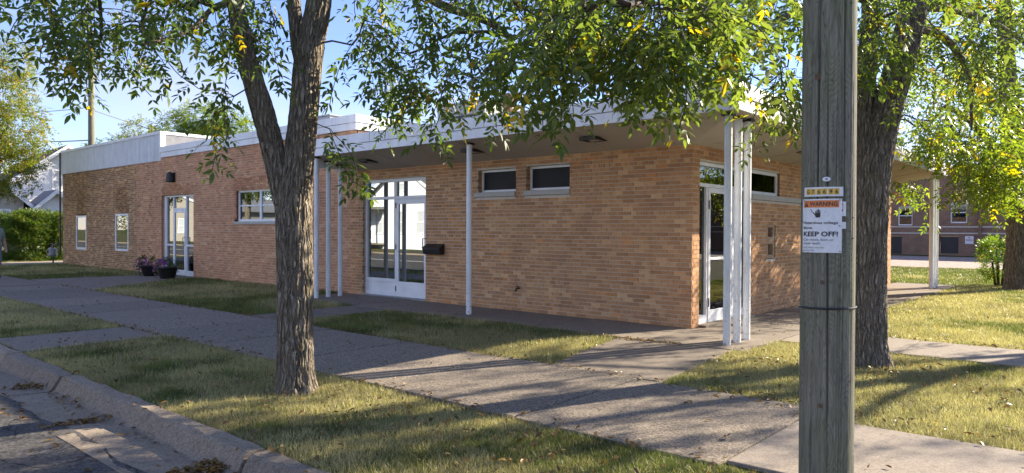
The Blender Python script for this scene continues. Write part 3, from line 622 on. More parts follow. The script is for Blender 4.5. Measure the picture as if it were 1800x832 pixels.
# ------------------------------------------------------------------ utility pole with signs
PA = Vector((3.688, -5.63, 0)); PR = .145
pole = thing('utility_pole', 'thick weathered grey-green wooden utility pole in the foreground', 'pole', PA)
def pole_mesh():
    nth = 380; zs_ = np.concatenate([np.arange(-.4, 3.6, .02), np.arange(3.6, 11.0, .25)]); th = np.linspace(0, 2 * np.pi, nth, endpoint=False)
    TH, Z = np.meshgrid(th, zs_); u = TH / (2 * np.pi)
    R_ = PR * (1.01 - .0085 * Z)
    R_ = R_ + .0022 * (vnoise2(u * 40, Z * 1.2 + 20, 31, 40) - .5) + .004 * (vnoise2(u * 7, Z * .5 + 20, 32, 7) - .5)
    r_ = np.random.default_rng(5)
    for k in range(46):
        a0 = r_.random() * 2 * np.pi; zc = r_.random() * 4.5; ln = .3 + r_.random() * 1.6; dp = .003 + .009 * r_.random(); wd = .012 + .014 * r_.random()
        if k < 3: a0 = math.atan2(-4.28, 1.3) + (.62, .0, -.35)[k]; zc = (3.2, 1.3, 2.3)[k]; ln = (1.9, 1.2, 1.0)[k]; dp = .026; wd = .030
        ang = a0 + .03 * np.sin(Z * 1.7 + k) + .02 * (vnoise2(Z * 2 + 5 * k, Z * 0 + 3, 40) - .5); dth = (TH - ang + np.pi) % (2 * np.pi) - np.pi
        R_ = R_ - dp * np.exp(-(dth / wd) ** 2) * np.clip(1 - np.abs(Z - zc) / ln, 0, 1) ** .5
    V = np.stack([R_ * np.cos(TH), R_ * np.sin(TH), Z], -1).reshape(-1, 3)
    i, j = np.meshgrid(np.arange(len(zs_) - 1), np.arange(nth), indexing='ij'); a = (i * nth + j).ravel(); b = (i * nth + (j + 1) % nth).ravel()
    return np_mesh('shaft', V, np.stack([a, b, b + nth, a + nth], 1), M_wood, pole, smooth=True)
shaft = pole_mesh()
nc = Vector((CAM.x - PA.x, CAM.y - PA.y, 0)).normalized(); tcv = Vector((-nc.y, nc.x, 0))
m = MB(); m.tube([tuple((nc * math.cos(a) + tcv * math.sin(a)) * (PR + .004) + Vector((0, 0, 1.065 + .004 * math.sin(a)))) for a in np.linspace(-math.pi, math.pi, 49)], .0065, 6, False); m.build('band', M_black, pole)
def pole_pt(a, z, off=0): return tuple((nc * math.cos(a) + tcv * math.sin(a)) * (PR * (1.01 - .0085 * z) + off) + Vector((0, 0, z)))
for k in range(26):
    a_ = random.uniform(-1.3, 1.3); z_ = random.choice((random.uniform(1.2, 1.9), random.uniform(.3, 3.2))); p_ = Vector(pole_pt(a_, z_, -.002)); q_ = Vector(pole_pt(a_, z_, .006)); MB().tube([p_, q_], .0028, 5).build('nail', M_dark, pole)
M_knot = simple('knot_wood', (.12, .075, .045), (.16, .10, .06), 40, .9)
for ka, kz, kr in ((-.18, 1.21, .012), (-.2, .52, .016), (-.42, 2.36, .017), (.12, 2.33, .009), (.05, 2.93, .012)):
    n_ = nc * math.cos(ka) + tcv * math.sin(ka); t_ = tcv * math.cos(ka) - nc * math.sin(ka); c_ = Vector(pole_pt(ka, kz, .0005)); vs_ = [tuple(c_ + n_ * .003)]
    for k in range(12): vs_.append(tuple(c_ + t_ * math.cos(k * math.pi / 6) * kr + Vector((0, 0, 1)) * math.sin(k * math.pi / 6) * kr * 1.3 - n_ * .001))
    MB().add(vs_, [(0, 1 + k, 1 + (k + 1) % 12) for k in range(12)]).build('knot', M_knot, pole, smooth=True)
class SignMap:
    def __init__(s, phi, z, Rc, off): s.n0 = nc * math.cos(phi) + tcv * math.sin(phi); s.t0 = tcv * math.cos(phi) - nc * math.sin(phi); s.z = z; s.R = Rc; s.c = s.n0 * (PR + off - Rc)
    def __call__(s, p):
        a = p[0] / s.R; n_ = s.n0 * math.cos(a) + s.t0 * math.sin(a); q = PA + s.c + n_ * (s.R + p[2]); return (q.x, q.y, s.z + p[1])
def text_mesh(txt, h, wmax=None, bold=0, tracking=1.0):
    cu = bpy.data.curves.new('lettering', 'FONT'); cu.body = txt; cu.size = 1; cu.offset = bold; cu.space_character = tracking; cu.resolution_u = 3
    o = bpy.data.objects.new('lettering', cu); COL.objects.link(o); bpy.context.view_layer.update()
    dg = bpy.context.evaluated_depsgraph_get(); me = bpy.data.meshes.new_from_object(o.evaluated_get(dg)); bpy.data.objects.remove(o)
    co = np.array([v.co[:] for v in me.vertices]); fs = [tuple(p.vertices) for p in me.polygons]
    bpy.data.meshes.remove(me); co[:, 0] -= co[:, 0].min(); k = h / .70; co *= k
    if wmax: co[:, 0] *= wmax / co[:, 0].max()
    return co, fs
def lettering(T_, txt, x, y, h, parent, wmax=None, bold=0, mat=None, lift=.0012, center=False):
    co, fs = text_mesh(txt, h, wmax, bold); dx = -co[:, 0].max() / 2 if center else 0
    m = MB(); m.T = T_; m.add([(x + dx + c[0], y + c[1], lift) for c in co], fs); return m.build('lettering', mat or M_ink, parent)
def plate(T_, x0, x1, y0, y1, z0, z1, name, mat, parent, n=12, wav=0):
    m = MB(); m.T = T_; vs_ = []
    for k in range(n + 1):
        x = x0 + (x1 - x0) * k / n
        for (yy_, zz_) in ((y0, z0), (y1, z0), (y1, z1), (y0, z1)): vs_.append((x, yy_, zz_))
    fs = [(k * 4 + e, k * 4 + (e + 1) % 4, k * 4 + 4 + (e + 1) % 4, k * 4 + 4 + e) for k in range(n) for e in range(4)] + [(0, 1, 2, 3), (n * 4 + 3, n * 4 + 2, n * 4 + 1, n * 4)]
    m.add(vs_, fs); return m.build(name, mat, parent)
ws = tag(bpy.data.objects.new('warning_sign', None), 'white warning sign with orange header and black text nailed to the wooden pole', 'sign'); COL.objects.link(ws)
S = SignMap(-.25, 1.376, .20, .005)
pl = plate(S, -.109, .109, 0, .30, -.0015, 0, 'sign_plate', M_sign, ws)
plate(S, -.100, .094, .252, .292, .0003, .0009, 'header', M_orange, ws)
lettering(S, 'WARNING', -.062, .261, .023, ws, .148, .02)
m = MB(); m.T = S; m.add([(-.096, .258, .0014), (-.070, .258, .0014), (-.083, .284, .0014)], [(0, 1, 2)]); m.build('alert_triangle', M_ink, ws)
m = MB(); m.T = S; m.box(-.0846, -.0814, .266, .2775, .0016, .0020).box(-.0846, -.0814, .2605, .2635, .0016, .0020); m.build('alert_mark', M_orange, ws)
# shocked hand pictogram
m = MB(); m.T = S
def pl2(pts): m.add([(x_, y_, .0012) for x_, y_ in pts], [tuple(range(len(pts)))])
pl2([(-.030, .205), (-.002, .205), (.000, .222), (-.030, .220)])
for fx, ft in ((-.0295, .232), (-.0222, .240), (-.0148, .243), (-.0075, .237)): pl2([(fx, .215), (fx + .006, .215), (fx + .0055, ft), (fx + .001, ft)])
pl2([(-.030, .207), (-.030, .216), (-.041, .226), (-.043, .221)]); pl2([(-.026, .196), (-.004, .196), (-.002, .205), (-.029, .205)])
pl2([(-.060, .244), (-.045, .237), (-.046, .234), (-.061, .241)]); pl2([(-.045, .237), (-.050, .228), (-.053, .2285), (-.049, .236)]); pl2([(-.050, .230), (-.036, .224), (-.037, .221), (-.051, .227)])
m.build('hand_symbol', M_ink, ws)
for t_, y_, h_, w_, bd in (('Hazardous voltage', .160, .0155, .190, .014), ('above.', .132, .0155, .058, .014), ('KEEP OFF!', .092, .0255, .190, .03), ('Can shock, burn or', .066, .0140, .168, 0), ('cause death.', .046, .0140, .104, 0), ('RICE LAKE UTILITIES', .024, .0085, .118, .0), ('715-234-7004', .008, .0075, .068, 0)):
    lettering(S, t_, -.101, y_, h_, ws, w_, bd)
for bx_, by_ in ((-.098, .292), (.098, .293), (.098, .15), (-.1, .142), (-.099, .008), (.1, .008)):
    m = MB(); m.T = S; m.add([(bx_ + .0045 * math.cos(k), by_ + .0045 * math.sin(k), .001) for k in np.linspace(0, 2 * math.pi, 9)[:-1]] + [(bx_, by_, .004)], [(k, (k + 1) % 8, 8) for k in range(8)]); m.build('nail_head', M_galv, ws)
S2 = SignMap(-.20, 1.690, .18, .005)
npl = tag(bpy.data.objects.new('pole_number_plate', None), 'strip of yellow number tags reading G76696 on the wooden pole', 'sign'); COL.objects.link(npl)
plate(S2, -.108, .108, 0, .052, -.0015, 0, 'backing_strip', M_sign, npl)
for k, ch in enumerate('G76696'):
    x0 = -.092 + k * .029 + (.003 if k > 1 else 0) + (.004 if k > 3 else 0); plate(S2, x0, x0 + .0265, .010, .043, .0003, .0010, 'number_tag', M_yellow, npl, 3); lettering(S2, ch, x0 + .013, .015, .022, npl, .014, .02, center=True, lift=.0015)
S3 = SignMap(-.06, 1.785, .16, .002)
bt = tag(bpy.data.objects.new('pole_button', None), 'small white oval tag nailed above the pole numbers', 'tag'); COL.objects.link(bt)
m = MB(); m.T = S3; m.add([(.021 * math.cos(k), .013 * math.sin(k), .0) for k in np.linspace(0, 2 * math.pi, 21)[:-1]] + [(.021 * math.cos(k), .013 * math.sin(k), .004) for k in np.linspace(0, 2 * math.pi, 21)[:-1]], [tuple(range(20, 40))] + [(k, (k + 1) % 20, 20 + (k + 1) % 20, 20 + k) for k in range(20)]); m.build('disc', M_sign, bt)
m = MB(); m.T = S3; m.add([(.007 * math.cos(k), .006 * math.sin(k), .0052) for k in np.linspace(0, 2 * math.pi, 13)[:-1]], [tuple(range(12))]); m.build('nail_head', M_galv, bt)
S4 = SignMap(.46, 1.56, .16, .003)
rt = tag(bpy.data.objects.new('torn_tag', None), 'torn white tag with a red mark peeking from behind the warning sign', 'tag'); COL.objects.link(rt)
plate(S4, -.045, .030, .02, .10, -.001, 0, 'tag_sheet', M_sign, rt, 4); plate(S4, -.04, .012, .045, .092, .0004, .0008, 'red_mark', M_red, rt, 4); plate(S4, -.03, .008, .053, .084, .0012, .0016, 'white_field', M_sign, rt, 4)
m = MB(); m.T = S4; m.box(-.03, .03, -.05, -.012, 0, .001); 
m.build('tag_scrap', M_sign, rt)

# ------------------------------------------------------------------ leaves and trees
def leaflet(L_, W_, fold=.25, curl=.12):
    pts = [(0, 0, 0)]
    for t, wf in ((.30, .9), (.62, .78)):
        x = L_ * t; z = -curl * L_ * t * t
        pts += [(x, W_ / 2 * wf, z + fold * W_ * .3), (x, 0, z), (x, -W_ / 2 * wf, z + fold * W_ * .3)]
    pts.append((L_, 0, -curl * L_)); V = np.array(pts)
    F = np.array([(0, 2, 1), (0, 3, 2), (1, 2, 5), (1, 5, 4), (2, 3, 6), (2, 6, 5), (4, 5, 7), (5, 6, 7)]); return V, F
def leaflet_lo(L_, W_):
    return np.array([(0, 0, 0), (L_ * .42, W_ / 2, .1 * W_), (L_, 0, -.1 * L_), (L_ * .42, -W_ / 2, .1 * W_)]), np.array([(0, 3, 1), (1, 3, 2)])
def compound(r_, pairs=3, lo=False, LL=.100, WW=.037):
    Vs, Fs = [], []; n = 0; RL = .075 * pairs
    def put(x, ang, tilt, sc):
        nonlocal n
        V, F = (leaflet_lo if lo else leaflet)(LL * sc, WW * sc)
        ca, sa = math.cos(ang), math.sin(ang); roll = r_.normal(0, .35); cr_, sr_ = math.cos(roll), math.sin(roll)
        V = V @ np.array([[1, 0, 0], [0, cr_, sr_], [0, -sr_, cr_]]); ct, st = math.cos(tilt), math.sin(tilt)
        V = V @ np.array([[ct, 0, -st], [0, 1, 0], [st, 0, ct]]); V = V @ np.array([[ca, sa, 0], [-sa, ca, 0], [0, 0, 1]])
        V = V + np.array([x, 0, -.55 * x * x / max(RL, .05) * .6]); Vs.append(V); Fs.append(F + n); n += len(V)
    for k in range(pairs):
        x = RL * (.32 + .6 * k / max(pairs - 1, 1))
        for sgn in (1, -1): put(x, sgn * r_.uniform(.65, 1.1), r_.uniform(-.15, .55), r_.uniform(.8, 1.1))
    put(RL, r_.normal(0, .15), r_.uniform(.1, .6), r_.uniform(.95, 1.2))
    if not lo:
        Vs.append(np.array([(0, .0015, 0), (0, -.0015, 0), (RL, 0, -.33 * RL)])); Fs.append(np.array([(0, 1, 2)])); n += 3
    return np.concatenate(Vs), np.concatenate(Fs)
_r = np.random.default_rng(3)
T_HI = [compound(_r, p) for p in (2, 3, 3, 3, 2, 3)]; T_LO = [compound(_r, p, True) for p in (2, 3, 3, 2)]
def frames(d, upn):
    x = d / np.linalg.norm(d, axis=1, keepdims=True); y = np.cross(upn, x); y /= np.linalg.norm(y, axis=1, keepdims=True) + 1e-9; z = np.cross(x, y); return np.stack([x, y, z], 1)
def stamp(templates, P, D_, U_, S_, C_, r_):
    """place templates at P along D_ with scale S_, colour C_"""
    Vs, Fs, Cs = [], [], []; n = 0; idx = r_.integers(0, len(templates), len(P)); FR = frames(D_, U_)
    for k, (V, F) in enumerate(templates):
        q = np.where(idx == k)[0]
        if not len(q): continue
        W = np.einsum('vi,nij->nvj', V, FR[q]) * S_[q][:, None, None] + P[q][:, None, :]
        Vs.append(W.reshape(-1, 3)); Fs.append((F[None] + (np.arange(len(q)) * len(V))[:, None, None] + n).reshape(-1, 3))
        cc = np.repeat(C_[q], len(F), 0) * r_.uniform(.82, 1.15, (len(q) * len(F), 1)); Cs.append(cc); n += len(q) * len(V)
    return np.concatenate(Vs), np.concatenate(Fs), np.concatenate(Cs)
def leaf_cols(n, r_, yel=.06, base=((.040, .078, .016), (.082, .125, .026)), yc=((.30, .24, .02), (.42, .26, .03))):
    t = r_.random((n, 1)); c = np.array(base[0]) * (1 - t) + np.array(base[1]) * t
    y = r_.random(n) < yel; t2 = r_.random((n, 1)); yv = np.array(yc[0]) * (1 - t2) + np.array(yc[1]) * t2; c[y] = yv[y]; return c
def catmull(P, R_, step):
    P = np.array(P, float); R_ = np.array(R_, float); Q = np.vstack([2 * P[0] - P[1], P, 2 * P[-1] - P[-2]]); RR = np.concatenate([[R_[0]], R_, [R_[-1]]]); out = []; ro = []
    for i in range(1, len(Q) - 2):
        n = max(2, int(np.linalg.norm(Q[i + 1] - Q[i]) / step))
        for k in range(n):
            t = k / n; a, b, c, d = Q[i - 1], Q[i], Q[i + 1], Q[i + 2]
            out.append(.5 * (2 * b + (c - a) * t + (2 * a - 5 * b + 4 * c - d) * t * t + (3 * b - a - 3 * c + d) * t ** 3)); ro.append(RR[i] * (1 - t) + RR[i + 1] * t)
    out.append(Q[-2]); ro.append(RR[-2]); return np.array(out), np.array(ro)
def bark_tube(P, R_, step=.012, amp=.012, seed=1, nth=None, cell=.026, flare=0):
    C_, r_ = catmull(P, R_, step); n = len(C_); nth = nth or max(24, int(2 * math.pi * np.percentile(r_, 80) / .0052)); T_ = np.gradient(C_, axis=0); T_ /= np.linalg.norm(T_, axis=1, keepdims=True)
    up = np.array([1., 0, 0]); X = np.zeros_like(C_)
    for i in range(n): up = up - T_[i] * up.dot(T_[i]); up /= np.linalg.norm(up); X[i] = up
    Y = np.cross(T_, X); th = np.linspace(0, 2 * np.pi, nth, endpoint=False); arc = np.concatenate([[0], np.cumsum(np.linalg.norm(np.diff(C_, axis=0), axis=1))])
    NT = max(6, int(2 * math.pi * np.median(r_) / cell)); A, U = np.meshgrid(arc, th / (2 * np.pi), indexing='ij')
    wob = (vnoise2(U * 6, A * 2.3 + 7, seed + 1, 6) - .5) * .9 + (vnoise2(U * NT, A * 9, seed + 9, NT) - .5) * 1.0
    f1 = vnoise2((U * NT + wob) % NT, A * 4.6 + 3, seed + 2, NT); f2 = vnoise2((U * NT * 2 + wob) % (2 * NT), A * 22 + 3, seed + 3, 2 * NT)
    ridge = np.abs(2 * f1 - 1); dsp = amp * (np.clip(ridge * 3.4, 0, 1) - .75) + amp * .45 * (f2 - .5)
    lump = (vnoise2(U * 4, A * 1.3, seed + 4, 4) - .5) * .03
    Rr = r_[:, None] * (1 + lump) + dsp * np.clip(r_[:, None] / .12, .25, 1)
    if flare: Rr = Rr * (1 + flare * np.exp(-np.clip(A - .10, 0, None) / .09) * (.55 + .45 * np.cos(U * 2 * np.pi * 5 + 2 * np.sin(U * 2 * np.pi * 2 + seed))))
    V = C_[:, None, :] + (X[:, None, :] * np.cos(th)[None, :, None] + Y[:, None, :] * np.sin(th)[None, :, None]) * Rr[..., None]
    i, j = np.meshgrid(np.arange(n - 1), np.arange(nth), indexing='ij'); a = (i * nth + j).ravel(); b = (i * nth + (j + 1) % nth).ravel()
    return V.reshape(-1, 3), np.stack([a, b, b + nth, a + nth], 1), C_, r_
def inpoly(x, y, poly):
    ins = False; n = len(poly)
    for i in range(n):
        x1, y1 = poly[i]; x2, y2 = poly[(i + 1) % n]
        if (y1 > y) != (y2 > y) and x < (x2 - x1) * (y - y1) / (y2 - y1) + x1: ins = not ins
    return ins
def sample(poly, n, d0, d1, r_):
    xs_ = [p[0] for p in poly]; ys_ = [p[1] for p in poly]; out = []
    while len(out) < n:
        x, y = r_.uniform(min(xs_), max(xs_)), r_.uniform(min(ys_), max(ys_))
        if inpoly(x, y, poly): out.append(np.array(at(x, y, r_.uniform(d0, d1))))
    return out
def crown_pts(c, rad, n, r_, keep=None, pad=40):
    out = []
    while len(out) < n:
        v = r_.normal(size=3); v /= np.linalg.norm(v); p = np.array(c) + v * np.array(rad) * r_.uniform(.25, 1) ** .45
        x, y, d = proj(p)
        if keep is None or d < .3 or not (-pad < x < 1800 + pad and y > -pad - 90): out.append(p)
    return out
def grow(tree, limbs, attractors, seed, leaf_kw, tmpl, mat, nleaf=10, spray=(.4, .75), zmin=2.2, lscale=(.85, 1.2), branch_step=.28, hi_dist=99, droop=1.0):
    r_ = np.random.default_rng(seed); NP = []; ND = []
    for P in limbs:
        for p in P:
            if p[2] > zmin: NP.append(p)
    NP = np.array(NP); par = [-1] * len(NP); cnt = np.zeros(len(NP)); paths = []; NPl = list(NP)
    A = np.array(attractors); base = NP.mean(0); order = np.argsort([np.min(np.linalg.norm(NP - a, axis=1)) for a in A])
    ends = []
    for ai in order:
        a = A[ai]; arr = np.array(NPl); dv = arr - a; dist = np.linalg.norm(dv, axis=1); cost = dist + .55 * np.clip(-dv[:, 2], 0, None) * .6 + .15 * np.clip(dv[:, 2] - 1, 0, None)
        q = int(np.argmin(cost)); d = dist[q]; n = max(2, int(d / branch_step)); p0 = arr[q]; ctrl = (p0 + a) / 2 + np.array([0, 0, .16 * d]) + r_.normal(0, .06 * d, 3)
        prev = q; idxs = [q]
        for k in range(1, n + 1):
            t = k / n; p = p0 * (1 - t) ** 2 + 2 * ctrl * t * (1 - t) + a * t * t + (r_.normal(0, .018, 3) if k < n else 0); NPl.append(p); par.append(prev); prev = len(NPl) - 1; idxs.append(prev)
        paths.append(idxs); ends.append(prev)
    cnt = np.zeros(len(NPl))
    for e in ends:
        k = e
        while k != -1: cnt[k] += 1; k = par[k]
    arr = np.array(NPl); rad = np.clip(.0038 * cnt ** .52, .003, .055); mb = MB()
    for idxs in paths:
        rr = [rad[i] for i in idxs]; rr[0] = min(rr[0], rr[1] * 1.25); mb.tube([arr[i] for i in idxs], rr, 6 if max(rr) > .012 else 4, False)
    P_, D_, S_ = [], [], []
    for e in ends:
        p = arr[e].copy(); pr_ = arr[par[e]]; d = p - pr_; d /= np.linalg.norm(d) + 1e-9; d = d * .7 + np.array([r_.normal(0, .45), r_.normal(0, .45), -.5 * droop]); d /= np.linalg.norm(d)
        Lg = r_.uniform(*spray); n = nleaf; st = Lg / n; pts = [p.copy()]; phi = r_.random() * 6
        for k in range(n):
            d = d + np.array([0, 0, -.09 * droop]) + r_.normal(0, .13, 3); d /= np.linalg.norm(d); p = p + d * st; pts.append(p.copy()); phi += 2.4
            s_ = np.cross(d, [0, 0, 1.0]); s_ /= np.linalg.norm(s_) + 1e-6; u_ = np.cross(s_, d); od = s_ * math.cos(phi) + u_ * math.sin(phi) * .7 + d * .35 + np.array([r_.normal(0, .25), r_.normal(0, .25), -.12]); P_.append(p.copy()); D_.append(od); S_.append(r_.uniform(*lscale))
        mb.tube(pts, .0042, 3, False)
    P_, D_, S_ = np.array(P_), np.array(D_), np.array(S_); U_ = np.array([0, 0, 1.0]) + r_.normal(0, .35, (len(P_), 3))
    V, F, C_ = stamp(tmpl, P_, D_, U_, S_, leaf_cols(len(P_), r_, **leaf_kw), r_)
    tag(mb.build('branches', M_twig, tree, smooth=True), kind='stuff'); tag(np_mesh('crown', V, F, mat, tree, C_), kind='stuff')
    return len(F)
def trunkset(tree, specs, seed):
    """specs: list of (points, radii); first is the trunk"""
    out = []
    for k, (P, R_) in enumerate(specs):
        V, F, C_, r_ = bark_tube(P, R_, .011 if k == 0 else .018, .017, seed + k * 10, None, .0175, .17 if k == 0 else 0); out.append(C_[::12])
        np_mesh('trunk' if k == 0 else 'limb', V, F, M_bark, tree, smooth=True)
    return out
A_ = lambda l: [tuple(at(*p)) for p in l]
# --- tree by the kerb
t1 = thing('ash_tree', 'forked ash tree with deeply ridged bark on the verge before the brick wall', 'tree')
D1 = 6.68
L1 = [(A_([(519, 700, D1), (519, 676, D1), (519, 640, D1), (519, 560, D1), (519, 480, D1), (517, 400, D1), (517, 345, D1), (526, 275, D1), (534, 200, D1 + .05), (543, 100, D1 + .1), (561, 0, D1 + .15), (575, -150, D1 + .3), (600, -380, D1 + .5), (620, -620, D1 + .7)]),
       [.205, .178, .163, .160, .162, .162, .168, .136, .130, .128, .112, .10, .08, .04]),
      (A_([(514, 400, D1), (500, 348, D1 - .02), (481, 268, D1 - .03), (463, 200, D1 - .06), (433, 100, D1 - .1), (412, 0, D1 - .15), (385, -150, D1 - .3), (330, -360, D1 - .4), (280, -560, D1 - .3)]), [.07, .108, .103, .102, .090, .074, .065, .05, .025]),
      (A_([(538, 150, D1 + .12), (524, 80, D1 + .2), (516, 0, D1 + .25), (498, -160, D1 + .5), (470, -380, D1 + .9)]), [.06, .066, .064, .055, .03]),
      (A_([(575, -150, D1 + .3), (650, -90, D1 + .5), (760, 0, D1 + .5), (870, 45, D1 + .4), (930, 110, D1 + .2)]), [.06, .055, .045, .035, .015]),
      (A_([(415, 0, D1 - .15), (375, 15, D1 - .3), (330, 55, D1 - .5), (250, 80, D1 - .8)]), [.03, .025, .018, .010])]
cs = trunkset(t1, L1, 50)
r1 = np.random.default_rng(11); at1 = []
for poly, n, d0, d1 in [([(60, -110), (380, -110), (370, -10), (310, 40), (210, 60), (125, 45), (70, -30)], 44, 5.6, 7.4), ([(120, 20), (290, 20), (285, 85), (130, 80)], 13, 5.8, 7), ([(360, -80), (505, -80), (480, 55), (400, 80), (360, 0)], 17, 6.1, 6.9),
                        ([(375, 130), (430, 125), (420, 175), (385, 180)], 5, 6.0, 6.5), ([(585, 0), (690, 20), (700, 110), (610, 110)], 10, 6.3, 7.4), ([(640, -110), (870, -110), (900, 60), (840, 105), (700, 90), (640, 0)], 27, 6.3, 8.0),
                        ([(590, 120), (860, 120), (860, 150), (600, 150)], 8, 6.4, 7.2), ([(640, 50), (880, 50), (870, 120), (660, 120)], 12, 6.4, 7.6), ([(570, 210), (590, 210), (585, 235), (570, 235)], 2, 6.2, 6.5), ([(850, -110), (1010, -110), (1000, 40), (870, 80)], 24, 5.4, 7.5)]:
    at1 += sample(poly, n, d0, d1, r1)
at1 += crown_pts((-1.0, -6.0, 7.0), (3.3, 3.3, 2.7), 115, r1, True)
grow(t1, cs, at1, 21, dict(yel=.045, base=((.050, .086, .026), (.112, .150, .050))), T_HI, M_leaf, nleaf=11, spray=(.4, .75), zmin=2.3, lscale=(.55, 1.1))
# --- tree behind the pole
t2 = thing('ash_tree', 'leaning ash tree behind the wooden pole with yellowing leaves', 'tree')
D2 = 8.07
L2 = [(A_([(1527, 660, D2), (1527, 634, D2), (1526, 600, D2), (1526, 520, D2), (1528, 420, D2), (1532, 330, D2), (1542, 260, D2), (1562, 180, D2), (1586, 100, D2), (1604, 20, D2), (1628, -120, D2 + .2), (1660, -330, D2 + .4), (1690, -560, D2 + .8)]), [.27, .235, .195, .185, .18, .185, .18, .162, .15, .14, .12, .08, .04]),
      (A_([(1528, 330, D2), (1519, 260, D2 + .05), (1517, 190, D2 + .1), (1525, 100, D2 + .15), (1532, 0, D2 + .2), (1530, -180, D2 + .1), (1500, -420, D2 - .2)]), [.09, .12, .115, .105, .10, .08, .04]),
      (A_([(1598, 50, D2), (1650, 60, D2 + .3), (1688, 100, D2 + .5), (1705, 150, D2 + .6), (1708, 230, D2 + .7)]), [.05, .045, .038, .028, .012]),
      (A_([(1532, 0, D2 + .2), (1470, -10, D2), (1400, 20, D2 - .2), (1335, 55, D2 - .3), (1292, 92, D2 - .4), (1270, 160, D2 - .5)]), [.06, .05, .04, .03, .022, .01]),
      (A_([(1530, -180, D2 + .1), (1400, -230, D2 - .8), (1240, -200, D2 - 2.0), (1120, -110, D2 - 2.7), (1050, -30, D2 - 2.9), (1000, 40, D2 - 3)]), [.07, .06, .05, .038, .025, .012]),
      (A_([(1610, 10, D2), (1690, 20, D2 + 1.0), (1780, 60, D2 + 2), (1850, 120, D2 + 3)]), [.06, .05, .035, .02])]
cs = trunkset(t2, L2, 90)
r2 = np.random.default_rng(12); at2 = []
for poly, n, d0, d1 in [([(960, -110), (1300, -110), (1290, 20), (1200, 45), (1000, 40)], 80, 4.6, 7.6), ([(1000, 0), (1270, 0), (1240, 65), (1010, 60)], 26, 4.7, 5.8), ([(890, 20), (1190, 20), (1180, 100), (920, 95)], 22, 4.8, 6.2), ([(1180, -110), (1420, -110), (1420, 0), (1300, 40)], 18, 6, 8.5), ([(1320, 20), (1405, 20), (1405, 150), (1335, 140)], 9, 7.3, 9), ([(1335, 110), (1400, 110), (1400, 185), (1345, 180)], 8, 7.4, 8.6),
                        ([(1500, -110), (1800, -110), (1800, 100), (1700, 150), (1620, 120), (1500, 110)], 46, 7.4, 9.5), ([(1505, -60), (1640, -60), (1630, 90), (1510, 100)], 20, 7.1, 7.9)]:
    at2 += sample(poly, n, d0, d1, r2)
at2 += crown_pts((2.9, -.7, 7.4), (3.2, 3.2, 2.4), 30, r2, True)
at2 += crown_pts((5.0, 2.6, 4.6), (1.5, 2.4, 1.1), 34, r2, True, 10)
grow(t2, cs, at2, 22, dict(yel=.055, base=((.066, .104, .030), (.15, .185, .058)), yc=((.34, .30, .03), (.45, .28, .03))), T_HI, M_leaf, nleaf=12, zmin=2.3, lscale=(.6, 1.15))
# --- tree beside the far end of the canopy
t3 = thing('ash_tree', 'bright yellow-green tree at the right edge beyond the far canopy columns', 'tree')
D3 = 18.5
L3 = [(A_([(1791, 520, D3), (1791, 505, D3), (1791, 470, D3), (1792, 400, D3), (1790, 320, D3), (1780, 230, D3), (1770, 120, D3), (1765, 0, D3), (1760, -200, D3)]), [.40, .34, .30, .285, .28, .25, .2, .15, .08]),
      (A_([(1790, 330, D3), (1740, 250, D3 - .8), (1690, 200, D3 - 1.6), (1640, 190, D3 - 2.4)]), [.12, .10, .07, .03]), (A_([(1780, 230, D3), (1850, 120, D3 - 1), (1880, 0, D3 - 2)]), [.12, .09, .05])]
cs = trunkset(t3, L3, 130)
r3 = np.random.default_rng(13); at3 = []
for poly, n, d0, d1 in [([(1560, 200), (1800, 180), (1800, 300), (1740, 300), (1640, 240), (1560, 240)], 120, 14.5, 18.5), ([(1580, 300), (1630, 300), (1626, 350), (1590, 350)], 8, 19.2, 20), ([(1560, -60), (1800, -60), (1800, 190), (1600, 200)], 60, 11.5, 18.5), ([(1560, -60), (1800, -60), (1800, 190), (1600, 200)], 90, 18.5, 21), ([(1660, 290), (1720, 290), (1700, 325), (1665, 320)], 5, 15, 17), ([(1690, 250), (1800, 250), (1800, 335), (1720, 330)], 30, 15, 18), ([(1660, 300), (1770, 300), (1750, 345), (1665, 335)], 9, 15, 17.5)]:
    at3 += sample(poly, n, d0, d1, r3)
at3 += crown_pts((2.8, 12.7, 8.5), (4.2, 4.2, 3.2), 22, r3, True)
grow(t3, cs, at3, 23, dict(yel=.06, base=((.095, .145, .026), (.205, .245, .048)), yc=((.42, .36, .03), (.5, .34, .03))), T_HI, M_leafy, nleaf=8, spray=(.5, .9), zmin=2.6, lscale=(1.1, 1.5), branch_step=.5)
